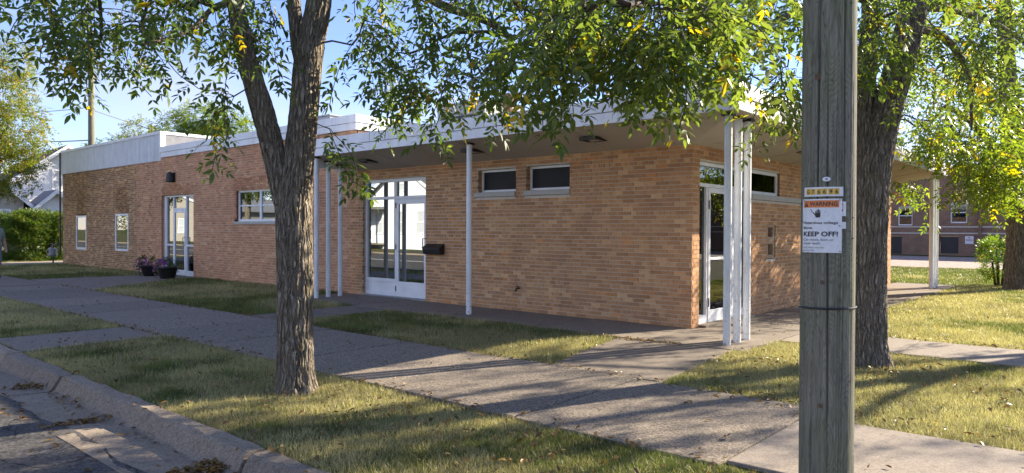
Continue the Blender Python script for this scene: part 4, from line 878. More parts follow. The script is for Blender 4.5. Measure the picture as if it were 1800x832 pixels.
# --- generic far trees
def far_tree(name, label, loc, h, lobes, n, leaf_kw, mat, trunk_r=.25, scale=(1.6, 2.4), seed=1, cat='tree'):
    t = thing(name, label, cat); r_ = np.random.default_rng(seed); x, y, z = loc
    V, F, C_, rr = bark_tube([(x, y, z - .1), (x, y, z + h * .2), (x + .1, y, z + h * .45), (x, y + .1, z + h * .8)], [trunk_r, trunk_r * .8, trunk_r * .6, trunk_r * .2], .15, .02, seed, 16, .08); np_mesh('trunk', V, F, M_bark, t, smooth=True)
    P_, D_ = [], []; mb = MB()
    for (lx, ly, lz, lr) in lobes:
        m_ = int(n * lr * lr); c = np.array([x + lx, y + ly, z + lz]); st = np.array([x, y, z + max(h * .3, lz - 1.2 * lr)])
        mb.tube([st, (st + c) / 2 + np.array([0, 0, .2]), c], [trunk_r * .35, trunk_r * .22, .03], 6, False)
        v = r_.normal(size=(m_, 3)); v /= np.linalg.norm(v, axis=1, keepdims=True); k = vnoise2(v[:, 0] * 3 + lx * 5 + 40, v[:, 2] * 3 + v[:, 1] * 2 + 40, seed + 5); rr_ = lr * (.62 + .62 * k)[:, None] * r_.uniform(.3, 1, (m_, 1)) ** .33
        P_.append(c + v * rr_ * np.array([1, 1, .85])); D_.append(v + r_.normal(0, .6, (m_, 3)) + np.array([0, 0, -.35]))
    P_, D_ = np.concatenate(P_), np.concatenate(D_); cl_ = leaf_cols(len(P_), r_, **leaf_kw)
    V, F, C_ = stamp(T_LO, P_, D_, np.array([0, 0, 1.0]) + r_.normal(0, .4, (len(P_), 3)), r_.uniform(*scale, len(P_)), cl_, r_)
    tag(mb.build('branches', M_twig, t), kind='stuff'); tag(np_mesh('crown', V, F, mat, t, C_), kind='stuff'); return t
YG = dict(yel=.2, base=((.10, .12, .018), (.20, .19, .03)), yc=((.40, .30, .03), (.42, .22, .03))); GR = dict(yel=.04, base=((.06, .10, .02), (.12, .17, .035)))
c = at(18, 230, 26)
far_tree('street_tree', 'yellow-green tree at the left edge in front of the white house', (c.x - 1.2, c.y - .6, 0), 8, [(.2, .1, 6.6, 1.7), (.9, .6, 5.2, 1.5), (-.6, -.3, 5.0, 1.6), (.6, .4, 3.7, 1.3), (-1.5, -.9, 6.5, 1.8), (-.5, -.2, 3.2, 1.1), (1.1, .8, 4.3, 1.0), (.8, .5, 7.6, 1.1)], 560, dict(yel=.09, base=((.09, .125, .018), (.20, .21, .035)), yc=((.40, .30, .03), (.42, .22, .03))), M_leafy, .2, (.8, 1.3), 61)
c = at(352, 260, 44)
far_tree('garden_tree', 'bright green tree rising behind the roof beside the trunk', (c.x, c.y, 0), 8.4, [(0, 0, 8.1, 1.6), (-1.2, -.8, 7.6, 1.3), (1.4, 1.0, 7.7, 1.4), (.3, .2, 6.6, 1.8), (2.4, 1.8, 7.2, 1.2)], 420, dict(yel=.05, base=((.10, .16, .02), (.17, .22, .04))), M_leafy, .2, (1.1, 1.7), 62)
c = at(243, 270, 50)
far_tree('garden_tree', 'pale green thin tree top behind the grey parapet', (c.x, c.y, 0), 8.2, [(0, 0, 8.1, 1.2), (1.2, .9, 7.7, 1.0), (-1.0, -.7, 7.3, 1.0), (.4, .4, 7.0, 1.3)], 260, dict(yel=.1, base=((.12, .16, .04), (.22, .24, .07))), M_leafy, .2, (1.3, 1.9), 63)
c = at(172, 270, 46)
far_tree('garden_tree', 'small dark green tree top beside the distant pole', (c.x, c.y, 0), 6.8, [(0, 0, 6.2, 1.0), (.7, .5, 6.0, .8), (-.6, -.4, 5.8, .8)], 330, GR, M_leaf, .15, (1.1, 1.6), 64)
far_tree('street_tree', 'leafy tree on the right-hand lawn beyond the frame, shading the entrance path', (7.0, 7.6, 0), 9, [(0, 0, 5.6, 2.1), (-1.5, -.8, 4.9, 1.4), (1.4, .5, 6.4, 1.8), (-.6, .8, 7.0, 1.6), (-1.9, .6, 6.0, 1.2)], 36, YG, M_leafy, .28, (1.2, 1.6), 65)
far_tree('street_tree', 'broad tree across the road seen in the window reflections', (-22, -23, 0), 10, [(0, 0, 6.5, 2.6), (2, 1, 5.4, 2.0), (-2, .5, 5.6, 2.1), (0, -1, 8.4, 2.0)], 150, GR, M_leaf, .3, (1.6, 2.4), 66)
far_tree('street_tree', 'tall tree across the road mirrored in the left doorway', (-52, -21, 0), 11, [(0, 0, 7, 3), (2.5, 1, 6, 2.2), (-2.2, .5, 6.2, 2.3), (0, -1, 9, 2.3)], 110, GR, M_leaf, .3, (2, 3), 67)
far_tree('street_tree', 'tree on the far lawn mirrored in the entrance transom', (24, 37, 0), 11, [(0, 0, 7, 3), (2.5, 1, 6, 2.2), (-2.2, .5, 6.2, 2.3), (0, -1, 9, 2.3)], 110, YG, M_leafy, .3, (2, 3), 68)
def added_tree_row(label, p0, p1, n, seed, h=7):  # unseen tree rows, added so the glass reflects less white sky
    r_ = np.random.default_rng(seed); t = r_.random(n); k = vnoise2(t * 22 + 30, t * 0 + 5, seed); z = r_.uniform(.02, 1, n) * (h * (.55 + .6 * k)); P_ = np.stack([p0[0] + (p1[0] - p0[0]) * t, p0[1] + (p1[1] - p0[1]) * t, z], 1) + r_.normal(0, 1.0, (n, 3)) * np.array([1.2, 1.2, .3])
    V, F, C_ = stamp(T_LO, P_, r_.normal(0, 1, (n, 3)), np.array([0, 0, 1.]) + r_.normal(0, .5, (n, 3)), r_.uniform(4, 7, n), leaf_cols(n, r_, **GR), r_); tag(np_mesh('added_tree_row', V, F, M_leaf, None, C_), label, 'trees', kind='stuff')
added_tree_row('unseen tree row added across the road to block white sky in the window reflections', (-150, -48), (60, -48), 7000, 301)
added_tree_row('unseen tree row added beyond the far lawn to the right for the window reflections', (30, 75), (75, 10), 3500, 302)
# hedge and low shrub
def bush(name, label, c, rad, n, kw, scale, seed, mat=M_shrub, tmpl=None):
    t = thing(name, label, 'bush'); r_ = np.random.default_rng(seed); v = r_.normal(size=(n, 3)); v /= np.linalg.norm(v, axis=1, keepdims=True); v[:, 2] = np.abs(v[:, 2]) * np.where(r_.random(n) < .25, -.3, 1)
    v2 = np.sign(v) * np.abs(v) ** .6; k = vnoise2(v[:, 0] * 4 + 40, v[:, 2] * 4 + v[:, 1] * 3 + 40, seed)
    P_ = np.array(c) + v2 * np.array(rad) * (.78 + .3 * k)[:, None] * np.where(r_.random((n, 1)) < .55, r_.uniform(.3, 1, (n, 1)) ** .16, r_.random((n, 1)) ** .5); P_[:, 2] = np.clip(P_[:, 2], .05, None)
    V, F, C_ = stamp(tmpl or T_LO, P_, v + r_.normal(0, .6, (n, 3)), np.array([0, 0, 1.]) + r_.normal(0, .5, (n, 3)), r_.uniform(*scale, n), leaf_cols(n, r_, **kw), r_)
    tag(np_mesh('foliage', V, F, mat, t, C_), kind='stuff'); mb = MB()
    for k in range(7): a = k * .9; mb.tube([(c[0] + .1 * math.cos(a), c[1] + .1 * math.sin(a), 0), (c[0] + rad[0] * .5 * math.cos(a), c[1] + rad[1] * .5 * math.sin(a), c[2] + rad[2] * .5)], [.03, .012], 5)
    mb.build('stems', M_twig, t); return t
bush('hedge', 'rounded green hedge in front of the white house at far left', (-33.2, .6, .55), (1.9, 1.6, 1.75), 21000, dict(yel=.02, base=((.05, .09, .016), (.11, .16, .028))), (.6, 1.0), 71)
c = at(1757, 470, 19.6)
bush('shrub', 'small light green shoots at the foot of the right-hand trunk', (c.x, c.y, .55), (.45, .45, .75), 1100, dict(yel=.05, base=((.06, .11, .02), (.13, .19, .035))), (.5, .8), 72, M_leafy)

# ------------------------------------------------------------------ background buildings
sch = thing('school_building', 'dark red brick building with boarded basement openings beyond the gravel', 'building')
SY = 41.5
ops = [(-7.2, -6.2, .0, 1.15), (-4.05, -3.05, .1, 1.15), (-1.75, -.6, .05, 1.15), (-10.2, -9.2, .1, 1.15), (1.5, 2.5, .1, 1.15)]
wins = [(-6.45, -5.6, 1.85, 3.1), (-3.5, -2.6, 2.0, 3.3), (-.6, .4, 2.0, 3.3), (-9.4, -8.4, 2.0, 3.3), (2.4, 3.4, 2., 3.3)]
m = MB(); TS = lambda p: (p[0], SY + p[1], p[2]); m.T = TS; wall_body(m, -32, 26, -.1, 5.4, ops + wins, 0, .4); m.build('wall', M_farbrick, sch)
for b_ in ops:
    m = MB(); m.T = TS; m.box(b_[0] + .01, b_[1] - .01, .1, .14, b_[2], b_[3] - .01); m.build('boarded_opening', M_dark, sch)
for i, b_ in enumerate(wins):
    a, bb, c0, c1 = b_; f = frame_bars(TS, [(a, bb, c0, c0 + .07), (a, bb, c1 - .07, c1), (a, a + .06, c0 + .07, c1 - .07), (bb - .06, bb, c0 + .07, c1 - .07), (a + .06, bb - .06, (c0 + c1) / 2 - .03, (c0 + c1) / 2 + .03)], .1, .16, 'window', sch)
    pane(TS, a + .06, bb - .06, c0 + .07, (c0 + c1) / 2 - .03, .13, f); pane(TS, a + .06, bb - .06, (c0 + c1) / 2 + .03, c1 - .07, .13, f)
    frame_bars(TS, [(a + .06, bb - .06, c0 + .07, c1 - .07)], .2, .21, 'blind', f, M_blind, 0)
for z_ in (1.32, 1.72): MB().box(-32, 26, SY - .03, SY - .002, z_, z_ + .075).build('brick_band', M_mortar, sch)
MB().box(-2.0, -1.85, SY - .15, SY - .002, -.05, 5.3).build('pilaster', M_farbrick, sch)
MB().box(-32.2, 26.2, SY - .2, SY + 9, 5.4, 5.55).build('roof', M_fascia, sch)
MB().box(-32, -31.6, SY + .41, SY + 9, -.1, 5.4).box(25.6, 26, SY + .41, SY + 9, -.1, 5.4).build('wall', M_farbrick, sch)
nps = thing('wall_sign', 'small white no parking sign on the dark red brick wall', 'sign', (-2.47, SY - .03, .95))
MB().box(-.22, .22, -.02, .0, -.24, .24).build('sign_plate', M_sign, nps)
for t_, y_ in (('NO', .10), ('PARKING', -.05)):
    co, fs = text_mesh(t_, .10, .34 if t_ == 'PARKING' else .16, .02); MB().add([(c_[0] - co[:, 0].max() / 2, -.0225, y_ + c_[1]) for c_ in co], fs).build('lettering', M_red, nps)

def clap(m, s0, s1, z0, z1, T_, gab=None, h=.13):
    m.T = T_; z = z0
    while z < z1:
        t = min(z + h, z1); a, b, a2, b2 = s0, s1, s0, s1
        if gab: 
            f = lambda zz: max(0, (zz - gab[0]) / (gab[1] - gab[0])) * (s1 - s0) / 2
            a, b, a2, b2 = s0 + f(z), s1 - f(z), s0 + f(t), s1 - f(t)
        m.add([(a, -.022, z), (b, -.022, z), (b2, -.004, t), (a2, -.004, t), (a, 0, z), (b, 0, z)], [(0, 1, 2, 3), (4, 5, 1, 0)]); z = t
    m.T = None
def house(name, label, loc, rz, W, Dp, H, RH, smat, rmat, wins_f, wins_s, porch=None):
    t = thing(name, label, 'house', loc); t.rotation_euler = (0, 0, rz); m = MB()
    fr = lambda p: (p[0], p[1], p[2]); bk = lambda p: (-p[0], Dp - p[1], p[2]); rt_ = lambda p: (W / 2 - p[1], p[0], p[2]); lf = lambda p: (-W / 2 + p[1], Dp - p[0], p[2])
    clap(m, -W / 2, W / 2, 0, H + RH, fr, (H, H + RH)); clap(m, -W / 2, W / 2, 0, H + RH, bk, (H, H + RH)); clap(m, 0, Dp, 0, H, rt_); clap(m, 0, Dp, 0, H, lf)
    m.add([(-W / 2, .01, 0), (W / 2, .01, 0), (W / 2, .01, H), (0, .01, H + RH), (-W / 2, .01, H)], [(0, 1, 2, 3, 4)]); m.build('wall', smat, t)
    o = .4; m = MB()
    for s_ in (-1, 1):
        k = RH / (W / 2); e = W / 2 + o; m.add([(0, -o, H + RH + .12), (s_ * e, -o, H - k * o + .12), (s_ * e, Dp + o, H - k * o + .12), (0, Dp + o, H + RH + .12), (0, -o, H + RH + .02), (s_ * e, -o, H - k * o + .02), (s_ * e, Dp + o, H - k * o + .02), (0, Dp + o, H + RH + .02)], [(0, 1, 2, 3), (4, 7, 6, 5), (0, 4, 5, 1), (1, 5, 6, 2), (2, 6, 7, 3)])
    rf = m.build('roof', rmat, t); m = MB()
    for s_ in (-1, 1):
        k = RH / (W / 2); e = W / 2 + o; m.add([(0, -o - .03, H + RH + .13), (s_ * e, -o - .03, H - k * o + .13), (s_ * e, -o - .03, H - k * o - .12), (0, -o - .03, H + RH - .12), (0, -o - .004, H + RH + .13), (s_ * e, -o - .004, H - k * o + .13), (s_ * e, -o - .004, H - k * o - .12), (0, -o - .004, H + RH - .12)], [(0, 1, 2, 3), (0, 4, 5, 1), (3, 2, 6, 7), (1, 5, 6, 2)])
    m.build('bargeboard', M_siding, rf)
    for T_, ws_ in ((fr, wins_f), (rt_, wins_s)):
        for (a, b, c0, c1) in ws_:
            f = frame_bars(T_, [(a - .1, b + .1, c0 - .12, c0), (a - .1, b + .1, c1, c1 + .12), (a - .1, a, c0, c1), (b, b + .1, c0, c1), (a, b, (c0 + c1) / 2 - .04, (c0 + c1) / 2 + .04)], -.07, -.025, 'window', t, M_siding, 0); f.parent = t; pane(T_, a, b, c0, c1, -.032, f, M_blind)
    if porch:
        x0, x1, dep, ph = porch; MB().box(x0, x1, -dep, -.05, .3, .42).build('porch_floor', M_path, t); MB().box(x0 - .2, x1 + .2, -dep - .3, -.03, ph, ph + .18).build('porch_roof', rmat, t)
        for k in range(4): px_ = x0 + .1 + (x1 - x0 - .2) * k / 3; MB().box(px_ - .07, px_ + .07, -dep + .05, -dep + .19, .42, ph).build('porch_post', M_siding, t)
        m = MB(); m.box(x0, x1, -dep + .08, -dep + .16, 1.2, 1.28)
        for k in range(int((x1 - x0) / .16)): m.box(x0 + .1 + k * .16, x0 + .14 + k * .16, -dep + .1, -dep + .14, .45, 1.2)
        m.build('railing', M_siding, t)
    return t
# white house behind the hedge, gable towards the road corner
c = at(118, 400, 46); g = math.radians(86)
hs = house('white_house', 'white clapboard house with dark gable roof behind the hedge at far left', (c.x, c.y, 0), g, 7.4, 10, 3.8, 2.9, M_siding, M_shing, [(-.75, -.1, 3.9, 5.1), (-2.9, -2.2, 1.0, 2.4), (1.0, 1.8, 3.6, 5)], [(2, 2.8, 1.5, 2.8)])
c2 = at(98, 400, 42)
hp = house('garden_shed', 'low white gabled porch with grey shingles beside the brick corner', (c2.x, c2.y, 0), g, 3.4, 2.5, 2.0, 1.6, M_siding, M_shing2, [], [])
c3 = at(10, 400, 40)
house('tan_house', 'pale house with a dark framed window at the left edge behind the hedge', (c3.x - .6, c3.y - .3, 0), g, 2.6, 5, 3.0, 1.2, M_tan, M_shing2, [(-.1, .6, .6, 2.4)], [])
house('white_house', 'white clapboard house with porch across the road, mirrored in the glass street door', (-34.8, -23.5, 0), math.pi, 7.6, 9, 3.9, 2.3, M_siding, M_shing2, [(-.45, .45, 4.3, 5.2), (-2.6, -1.7, 1.2, 2.7), (-.4, .5, 1.2, 2.7), (2.2, 3.0, 1.2, 2.7)], [(2, 3, 1.2, 2.6), (5, 6, 1.2, 2.6), (3, 4, 3.9, 5.2)], (2.0, 7.2, 2.0, 2.9))
house('tan_house', 'low pale house across the road, mirrored in the left doorway', (-74, -25, 0), math.pi, 18, 9, 3.2, 2.0, M_tan, M_shing2, [(-5, -3.6, 1, 2.4), (-1, .4, 1, 2.4), (3, 4.4, 1, 2.4)], [(2, 3.5, 1, 2.4)])
house('white_house', 'white house across the road further right, mirrored in the small windows', (-12, -29, 0), math.pi, 9, 9, 5.2, 2.8, M_siding, M_shing, [(-3, -2, 3.6, 5), (2, 3, 3.6, 5), (-1, 0, .9, 2.4)], [(2, 3, 1.2, 2.6)])
house('tan_house', 'low pale building beyond the far lawn, mirrored in the lawn-side door', (26, 42, 0), math.radians(-40), 16, 9, 3.6, 2.0, M_siding, M_shing2, [(-5, -3.6, 1, 2.4), (-1, .4, 1, 2.4), (3, 4.4, 1, 2.4)], [(2, 3.5, 1, 2.4)])
# flag on the porch
fl = thing('flag', 'small flag with red and white stripes hanging by the hedge', 'flag', at(74, 372, 36))
rd = Vector((Rv.x, Rv.y, 0)).normalized()
MB().tube([tuple(-rd * .15 + Vector((0, 0, .25))), tuple(rd * .75 + Vector((0, 0, -.45)))], .015, 6).build('flag_pole', M_galv, fl)
def fq(u0, u1, v0, v1, off=0):
    P = lambda u, v: tuple(rd * (.02 + u * .55 * .75 - v * .10) + Vector((0, 0, .12 - u * .55 * .6 - v * .50)) - Vector((Dv.x, Dv.y, 0)) * (.03 * math.sin(u * 9) + off)); n = 8
    vs_ = [P(u0 + (u1 - u0) * k / n, v) for k in range(n + 1) for v in (v0, v1)]; return vs_, [(2 * k, 2 * k + 1, 2 * k + 3, 2 * k + 2) for k in range(n)]
for nm, mt, par_ in (('red_stripe', M_red, 0), ('white_stripe', M_sign, 1)):
    m = MB()
    for k in range(par_, 13, 2): m.add(*fq(0, 1, k / 13, (k + 1) / 13))
    m.build(nm, mt, fl)
M_blue = simple('flag_blue', (.02, .03, .12), (.025, .04, .15), 5, .8)
m = MB(); m.add(*fq(0, .42, 0, 7 / 13, .006)); m.build('canton', M_blue, fl)
m = MB()
for i in range(5):
    for j in range(4): m.add(*fq(.04 + i * .08, .065 + i * .08, .05 + j * .12, .09 + j * .12, .012))
m.build('stars', M_sign, fl)
# distant pole and wires
dp = at(161, 400, 40); bp = thing('utility_pole', 'distant grey wooden utility pole rising behind the roof', 'pole', (dp.x, dp.y, 0))
MB().tube([(0, 0, 0), (0, 0, 6), (0, 0, 12.5)], [.19, .17, .14], 14).build('shaft', M_wood, bp, smooth=True); MB().box(-1.1, 1.1, -.05, .05, 11.6, 11.75).build('crossarm', M_wood, bp)
for i, (z_, e, lab) in enumerate(((8.25, at(-60, 192, 60), 'upper thin cable running left from the distant pole'), (6.4, at(-60, 236, 60), 'lower thick cable running left from the distant pole'), (8.1, at(640, 330, 60), 'thin cable sagging right from the distant pole'))):
    a = Vector((dp.x, dp.y, z_)); pts = []
    for k in range(21): t_ = k / 20; p = a.lerp(e, t_); p.z -= .6 * 4 * t_ * (1 - t_) * .5; pts.append(tuple(p))
    tag(MB().tube(pts, .022 if i != 1 else .035, 5).build('overhead_cable', M_black), lab, 'cable', 'cables on the distant pole')

# ------------------------------------------------------------------ person at the left edge
def person():
    c = at(-9, 490, 20.6); t = thing('person', 'person in a pale green shirt and grey shorts walking at the left edge', 'person', (c.x, c.y, 0))
    J = {'pel': (0, 0, .93, .15), 'waist': (0, 0, 1.08, .145), 'chest': (0, .01, 1.30, .165), 'neck': (0, .0, 1.47, .065), 'head0': (0, -.02, 1.58, .085), 'head1': (0, -.03, 1.70, .095), 'head2': (0, -.02, 1.78, .05)}
    E_ = [('pel', 'waist'), ('waist', 'chest'), ('chest', 'neck'), ('neck', 'head0'), ('head0', 'head1'), ('head1', 'head2')]
    for s_, n in ((1, 'r'), (-1, 'l')):
        J.update({n + 'sh': (s_ * .19, .0, 1.40, .075), n + 'el': (s_ * .27, .02, 1.12, .05), n + 'wr': (s_ * .27, -.06 * s_, .88, .036), n + 'ha': (s_ * .27, -.08 * s_, .80, .04), n + 'f1': (s_ * .265, -.10 * s_, .74, .015), n + 'hip': (s_ * .09, 0, .86, .10), n + 'kn': (s_ * .10, -.05 * s_, .48, .065), n + 'an': (s_ * .10, .08 * s_, .10, .045), n + 'to': (s_ * .10, .08 * s_ - .16, .04, .04)})
        E_ += [('chest', n + 'sh'), (n + 'sh', n + 'el'), (n + 'el', n + 'wr'), (n + 'wr', n + 'ha'), (n + 'ha', n + 'f1'), ('pel', n + 'hip'), (n + 'hip', n + 'kn'), (n + 'kn', n + 'an'), (n + 'an', n + 'to')]
    ks = list(J); me = bpy.data.meshes.new('body'); me.from_pydata([J[k][:3] for k in ks], [(ks.index(a), ks.index(b)) for a, b in E_], [])
    o = bpy.data.objects.new('tmp_body', me); COL.objects.link(o); o.modifiers.new('s', 'SKIN'); sv = me.skin_vertices[0].data
    for i, k in enumerate(ks): sv[i].radius = (J[k][3], J[k][3]); sv[i].use_root = (k == 'pel')
    ss = o.modifiers.new('u', 'SUBSURF'); ss.levels = 2; ss.render_levels = 2
    dg = bpy.context.evaluated_depsgraph_get(); dg.update(); m2 = bpy.data.meshes.new_from_object(o.evaluated_get(dg)); bpy.data.objects.remove(o)
    mts = [simple('skin', (.42, .24, .17), (.46, .27, .19), 9, .6), simple('green_shirt', (.20, .25, .18), (.24, .29, .21), 9, .9), simple('grey_shorts', (.16, .16, .17), (.2, .2, .21), 9, .9), simple('shoe_leather', (.03, .028, .026), (.05, .045, .04), 9, .7), simple('brown_hair', (.05, .035, .025), (.07, .05, .035), 30, .8)]
    m2.materials.clear()
    for q in mts: m2.materials.append(q)
    for p in m2.polygons:
        x_, y_, z_ = p.center; arm = abs(x_) > .225
        p.material_index = 4 if z_ > 1.70 else (0 if z_ > 1.46 else (1 if (z_ > .92 and not arm) or (arm and z_ > 1.17) else (2 if z_ > .47 and not arm else (3 if z_ < .1 else 0)))); p.use_smooth = True
    m2.name = 'body'; b = link(bpy.data.objects.new('body', m2), t); t.rotation_euler = (0, 0, math.radians(110))
person()

# ------------------------------------------------------------------ planters
def planter(label, x, y, r0, h, oval, seed):
    t = thing('planter', label, 'planter', (x, y, 0), 'planters at the left doorway'); MB().lathe([(r0 * .68, 0), (r0 * .8, h * .3), (r0 * .97, h * .9), (r0 * 1.04, h * .92), (r0 * 1.04, h), (r0 * .95, h), (r0 * .93, h * .86)], (0, 0, .0), 22).build('pot', M_plastic, t, smooth=True)
    r_ = np.random.default_rng(seed); n = 260; v = r_.normal(size=(n, 3)); v /= np.linalg.norm(v, axis=1, keepdims=True); P_ = np.array([oval, 0, h + .06]) + v * np.array([r0 * 1.15, r0 * 1.05, .17]) * r_.uniform(.4, 1, (n, 1)); low = r_.random(n) < .3; P_[low, 2] -= .12
    V, F, C_ = stamp(T_LO, P_, v + r_.normal(0, .5, (n, 3)), np.array([0, 0, 1.]) + r_.normal(0, .5, (n, 3)), r_.uniform(.4, .65, n), leaf_cols(n, r_, yel=0, base=((.03, .055, .015), (.06, .10, .03))), r_); tag(np_mesh('leaves', V, F, M_shrub, t, C_), kind='stuff')
    n = 80; v = r_.normal(size=(n, 3)); v /= np.linalg.norm(v, axis=1, keepdims=True); v[:, 1] = -np.abs(v[:, 1]); P_ = np.array([oval * 1.6, 0, h + .05]) + v * np.array([r0 * 1.28, r0 * 1.15, .2]); P_[: n // 3, 2] -= .14
    pet = (np.array([(0, 0, 0)] + [(.03 * math.cos(k), .03 * math.sin(k), .012) for k in np.linspace(0, 2 * math.pi, 6)[:-1]]), np.array([(0, 1 + k, 1 + (k + 1) % 5) for k in range(5)]))
    pc = np.array([(.22, .035, .26)]) * r_.uniform(.7, 1.5, (n, 1)); pc[r_.random(n) < .2] = (.55, .35, .6); fr_ = r_.normal(0, .3, (n, 3)); V, F, C_ = stamp([pet], P_, np.cross(v, [0.1, .2, 1.0]) + fr_ * .2, v, r_.uniform(.9, 1.5, n), pc, r_); tag(np_mesh('petunia_flowers', V, F, M_petal, t, C_), kind='stuff')
planter('black pot of trailing purple petunias left of the doorway', -17.95, -.62, .28, .33, -.20, 81)
planter('black pot of purple petunias in front of the door glass', -16.35, -.78, .28, .34, -.10, 82)

# ------------------------------------------------------------------ grass and fallen leaves
def on_slab(X, Y, pad=0):
    bad = np.zeros(len(X), bool)
    for poly in SLABS:
        n = len(poly); ins = np.zeros(len(X), bool)
        for i in range(n):
            x1, y1 = poly[i]; x2, y2 = poly[(i + 1) % n]
            if y1 == y2: continue
            c_ = ((y1 > Y) != (y2 > Y)); ins ^= c_ & (X < (x2 - x1) * (Y - y1) / (y2 - y1) + x1)
        bad |= ins
    return bad
def wear(X, Y):
    a = vnoise2(X * .55 + 60, Y * .55 + 60, 91); b = vnoise2(X * 2.1 + 60, Y * 2.1 + 60, 92); c_ = vnoise2(X * 7 + 60, Y * 7 + 60, 93); return .45 * a + .35 * b + .2 * c_
def grass(name, label, rects, dens, hgt, seed, dry=.5, wid=.0048, wall=False):
    r_ = np.random.default_rng(seed); XS, YS = [], []
    for (x0, x1, y0, y1) in rects:
        n = int((x1 - x0) * (y1 - y0) * dens * 1.6); X, Y = r_.uniform(x0, x1, n), r_.uniform(y0, y1, n)
        q = np.stack([X - CAM.x, Y - CAM.y], 1); dep = q @ np.array([Dv.x, Dv.y]); lat = q @ np.array([Rv.x, Rv.y]); vis = (dep > 1.5) & (np.abs(lat) < dep * .78 + .5)
        k = np.clip((7.5 / np.maximum(dep, 1)) ** 2, 0, 1); ok = vis & (r_.random(n) < k * .62 * np.clip(1.15 - 2.2 * np.clip(wear(X, Y) - .55, 0, .4) - .8 * np.exp(-((X + .91) ** 2 + (Y + 6.21) ** 2) / .12) - .8 * np.exp(-((X - 2.78) ** 2 + (Y + 1.15) ** 2) / .16), 0, 1)); X, Y = X[ok], Y[ok]
        ok = ~on_slab(X + r_.normal(0, .028, len(X)), Y + r_.normal(0, .028, len(X))); XS.append(X[ok]); YS.append(Y[ok])
    X, Y = np.concatenate(XS), np.concatenate(YS); n = len(X); dep = np.maximum((np.stack([X - CAM.x, Y - CAM.y], 1) @ np.array([Dv.x, Dv.y])), 3); s_ = np.clip(dep / 6.5, .85, 4)
    Z = lawn_h(X, Y) - .004; th = r_.uniform(0, 2 * np.pi, n); tilt = np.abs(r_.normal(.75, .38, n)); h = hgt * r_.uniform(.45, 1.25, n) * np.clip(s_, 1, 1.5); wd = wid * s_ ** .85 * r_.uniform(.6, 1.3, n)
    dx, dy = np.cos(th), np.sin(th); ph = r_.uniform(0, 2 * np.pi, n); bx_, by_ = np.cos(ph) * wd / 2, np.sin(ph) * wd / 2
    B = np.stack([X, Y, Z], 1); off = np.stack([bx_, by_, np.zeros(n)], 1); tip = B + np.stack([dx * np.sin(tilt) * h, dy * np.sin(tilt) * h, np.cos(tilt) * h + .004], 1)
    V = np.stack([B - off, B + off, tip], 1).reshape(-1, 3); F = np.arange(3 * n).reshape(-1, 3)
    w_ = wear(X, Y) + .16 * np.exp(-((Y + 7.33) / .28) ** 2) + .22 * np.exp(-((X + .91) ** 2 + (Y + 6.21) ** 2) / .30) + .2 * np.exp(-((X - 2.78) ** 2 + (Y + 1.15) ** 2) / .35)
    pd = 1 / (1 + np.exp(-(w_ - .5 + (dry - .5) * .6) * 20)); isd = r_.random(n) < np.clip(pd * .92 + .06, 0, 1); t = r_.random((n, 1)) ** 1.3
    cg = np.array((.078, .098, .026)) * (1 - t) + np.array((.170, .185, .058)) * t; cd_ = np.array((.27, .210, .100)) * (1 - t) + np.array((.60, .51, .33)) * t; gv = (.6 + .9 * vnoise2(X * 3.3 + 70, Y * 3.3 + 70, 95))[:, None]; sv_ = (.72 + .5 * vnoise2(X * 1.7 + 70, Y * 1.7 + 70, 96))[:, None]; C_ = np.where(isd[:, None], cd_ * sv_, cg * gv)
    o = np_mesh(name, V, F, M_grass, None, C_); tag(o, label, 'grass', kind='stuff'); return n
ng = 0
ng += grass('grass', 'patchy drying grass on the verge between kerb and pavement', [(-6.0, 3.6, -7.34, -5.58), (-34, -6.0, -7.34, -5.58), (3.6, 6.5, -7.3, -5.3)], 13000, .052, 1, .60)
ng += grass('grass', 'green grass strip between the pavement and the porch', [(-5.4, 1.4, -3.72, -1.42)], 15000, .055, 2, .52)
ng += grass('grass', 'shaded green grass along the brick wall left of the columns', [(-16.5, -6.3, -3.72, -.02)], 15000, .06, 3, .40)
ng += grass('grass', 'shaded grass in front of the far left wall', [(-28.4, -18.5, -3.72, -.05), (-40, -29.6, -8, 3)], 15000, .06, 4, .38)
ng += grass('grass', 'sunlit yellowing grass beside the pole and leaning tree', [(1.25, 10, -4.0, -.2)], 14000, .05, 5, .66)
ng += grass('grass', 'sunlit lawn right of the lawn-side porch', [(1.38, 12, 1.1, 14)], 14000, .05, 6, .62)
ng += grass('grass', 'bright mown lawn beyond the canopy end', [(-6, 14, 13.2, 23.4)], 16000, .05, 7, .32)
print('grass blades', ng)
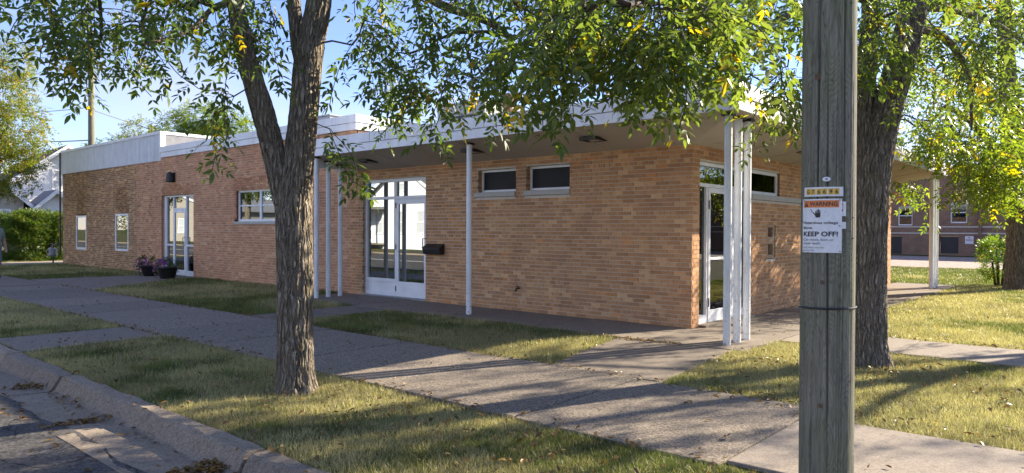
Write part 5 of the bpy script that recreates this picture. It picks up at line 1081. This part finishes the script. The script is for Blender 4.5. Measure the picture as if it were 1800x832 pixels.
def litter(name, label, spots, seed, size=(.6, 1.3)):
    """spots: (x, y, z, spread x, spread y, count)"""
    r_ = np.random.default_rng(seed); P_ = []
    for (x, y, z, sx, sy, n) in spots:
        X, Y = x + r_.uniform(-1, 1, n) * sx, y + r_.normal(0, .5, n) * sy; P_.append(np.stack([X, Y, np.full(n, z) + r_.uniform(0, .012, n)], 1))
    P_ = np.concatenate(P_); n = len(P_); a = r_.uniform(0, 6.3, n); D_ = np.stack([np.cos(a), np.sin(a), r_.normal(0, .25, n)], 1)
    t = r_.random((n, 1)); C_ = np.array((.14, .075, .03)) * (1 - t) + np.array((.36, .21, .07)) * t; V, F, C_ = stamp([leaflet(.06, .026, .8, .35), leaflet(.05, .022, 1.2, -.3), leaflet(.055, .03, .3, .5)], P_, D_, np.array([0, 0, 1.]) + r_.normal(0, .35, (n, 3)), r_.uniform(*size, n), C_, r_)
    tag(np_mesh(name, V, F, M_litter, None, C_), label, 'leaves', kind='stuff')
litter('fallen_leaves', 'dry brown fallen leaves in the gutter joints and along the kerb', [(.27, -7.85, -.125, .05, .35, 150), (.33, -7.6, -.12, .10, .1, 160), (-1.62, -7.8, -.125, .05, .35, 110), (-3.46, -7.7, -.125, .12, .15, 90), (-.6, -8.1, -.12, 3, .12, 60), (0, -7.8, -.125, 4, .45, 55), (-1, -7.6, -.13, 3, .08, 60), (-1.0, -7.25, .01, 3.0, .15, 60)], 201)
litter('fallen_leaves', 'brown fallen leaves scattered on the verge grass', [(-1, -6.5, .02, 5, .8, 260), (2.0, -6.2, .02, 2, .7, 150), (-12, -6.4, .02, 8, .8, 160), (-8.5, -5.65, .02, 3, .06, 90)], 202)
litter('fallen_leaves', 'brown fallen leaves along the edges of the pavement', [(-1.5, -3.66, .012, 5, .10, 190), (-11, -3.70, .012, 5, .10, 160), (-2, -5.58, .012, 5, .12, 120), (0, -4.6, .006, 6, .9, 60), (-.0, -1.52, .012, .6, .05, 70), (-10, -4.6, .006, 6, .9, 50)], 203)
litter('fallen_leaves', 'fallen leaves on the sunlit grass near the leaning tree', [(2.8, -2.0, .02, 1.5, 1.0, 190), (4, -3.7, .02, 2, .3, 120), (3.5, 1.16, .02, 2.2, .05, 110), (2.8, -1.1, .02, .6, .5, 70), (5, 5, .02, 4, 4, 120), (1.0, 3, .012, .5, 4, 40)], 204)
litter('fallen_leaves', 'fallen leaves on the grass in front of the brick wall', [(-2.5, -2.5, .02, 2.5, 1.2, 110), (-11, -2.0, .02, 5, 1.5, 130)], 205)
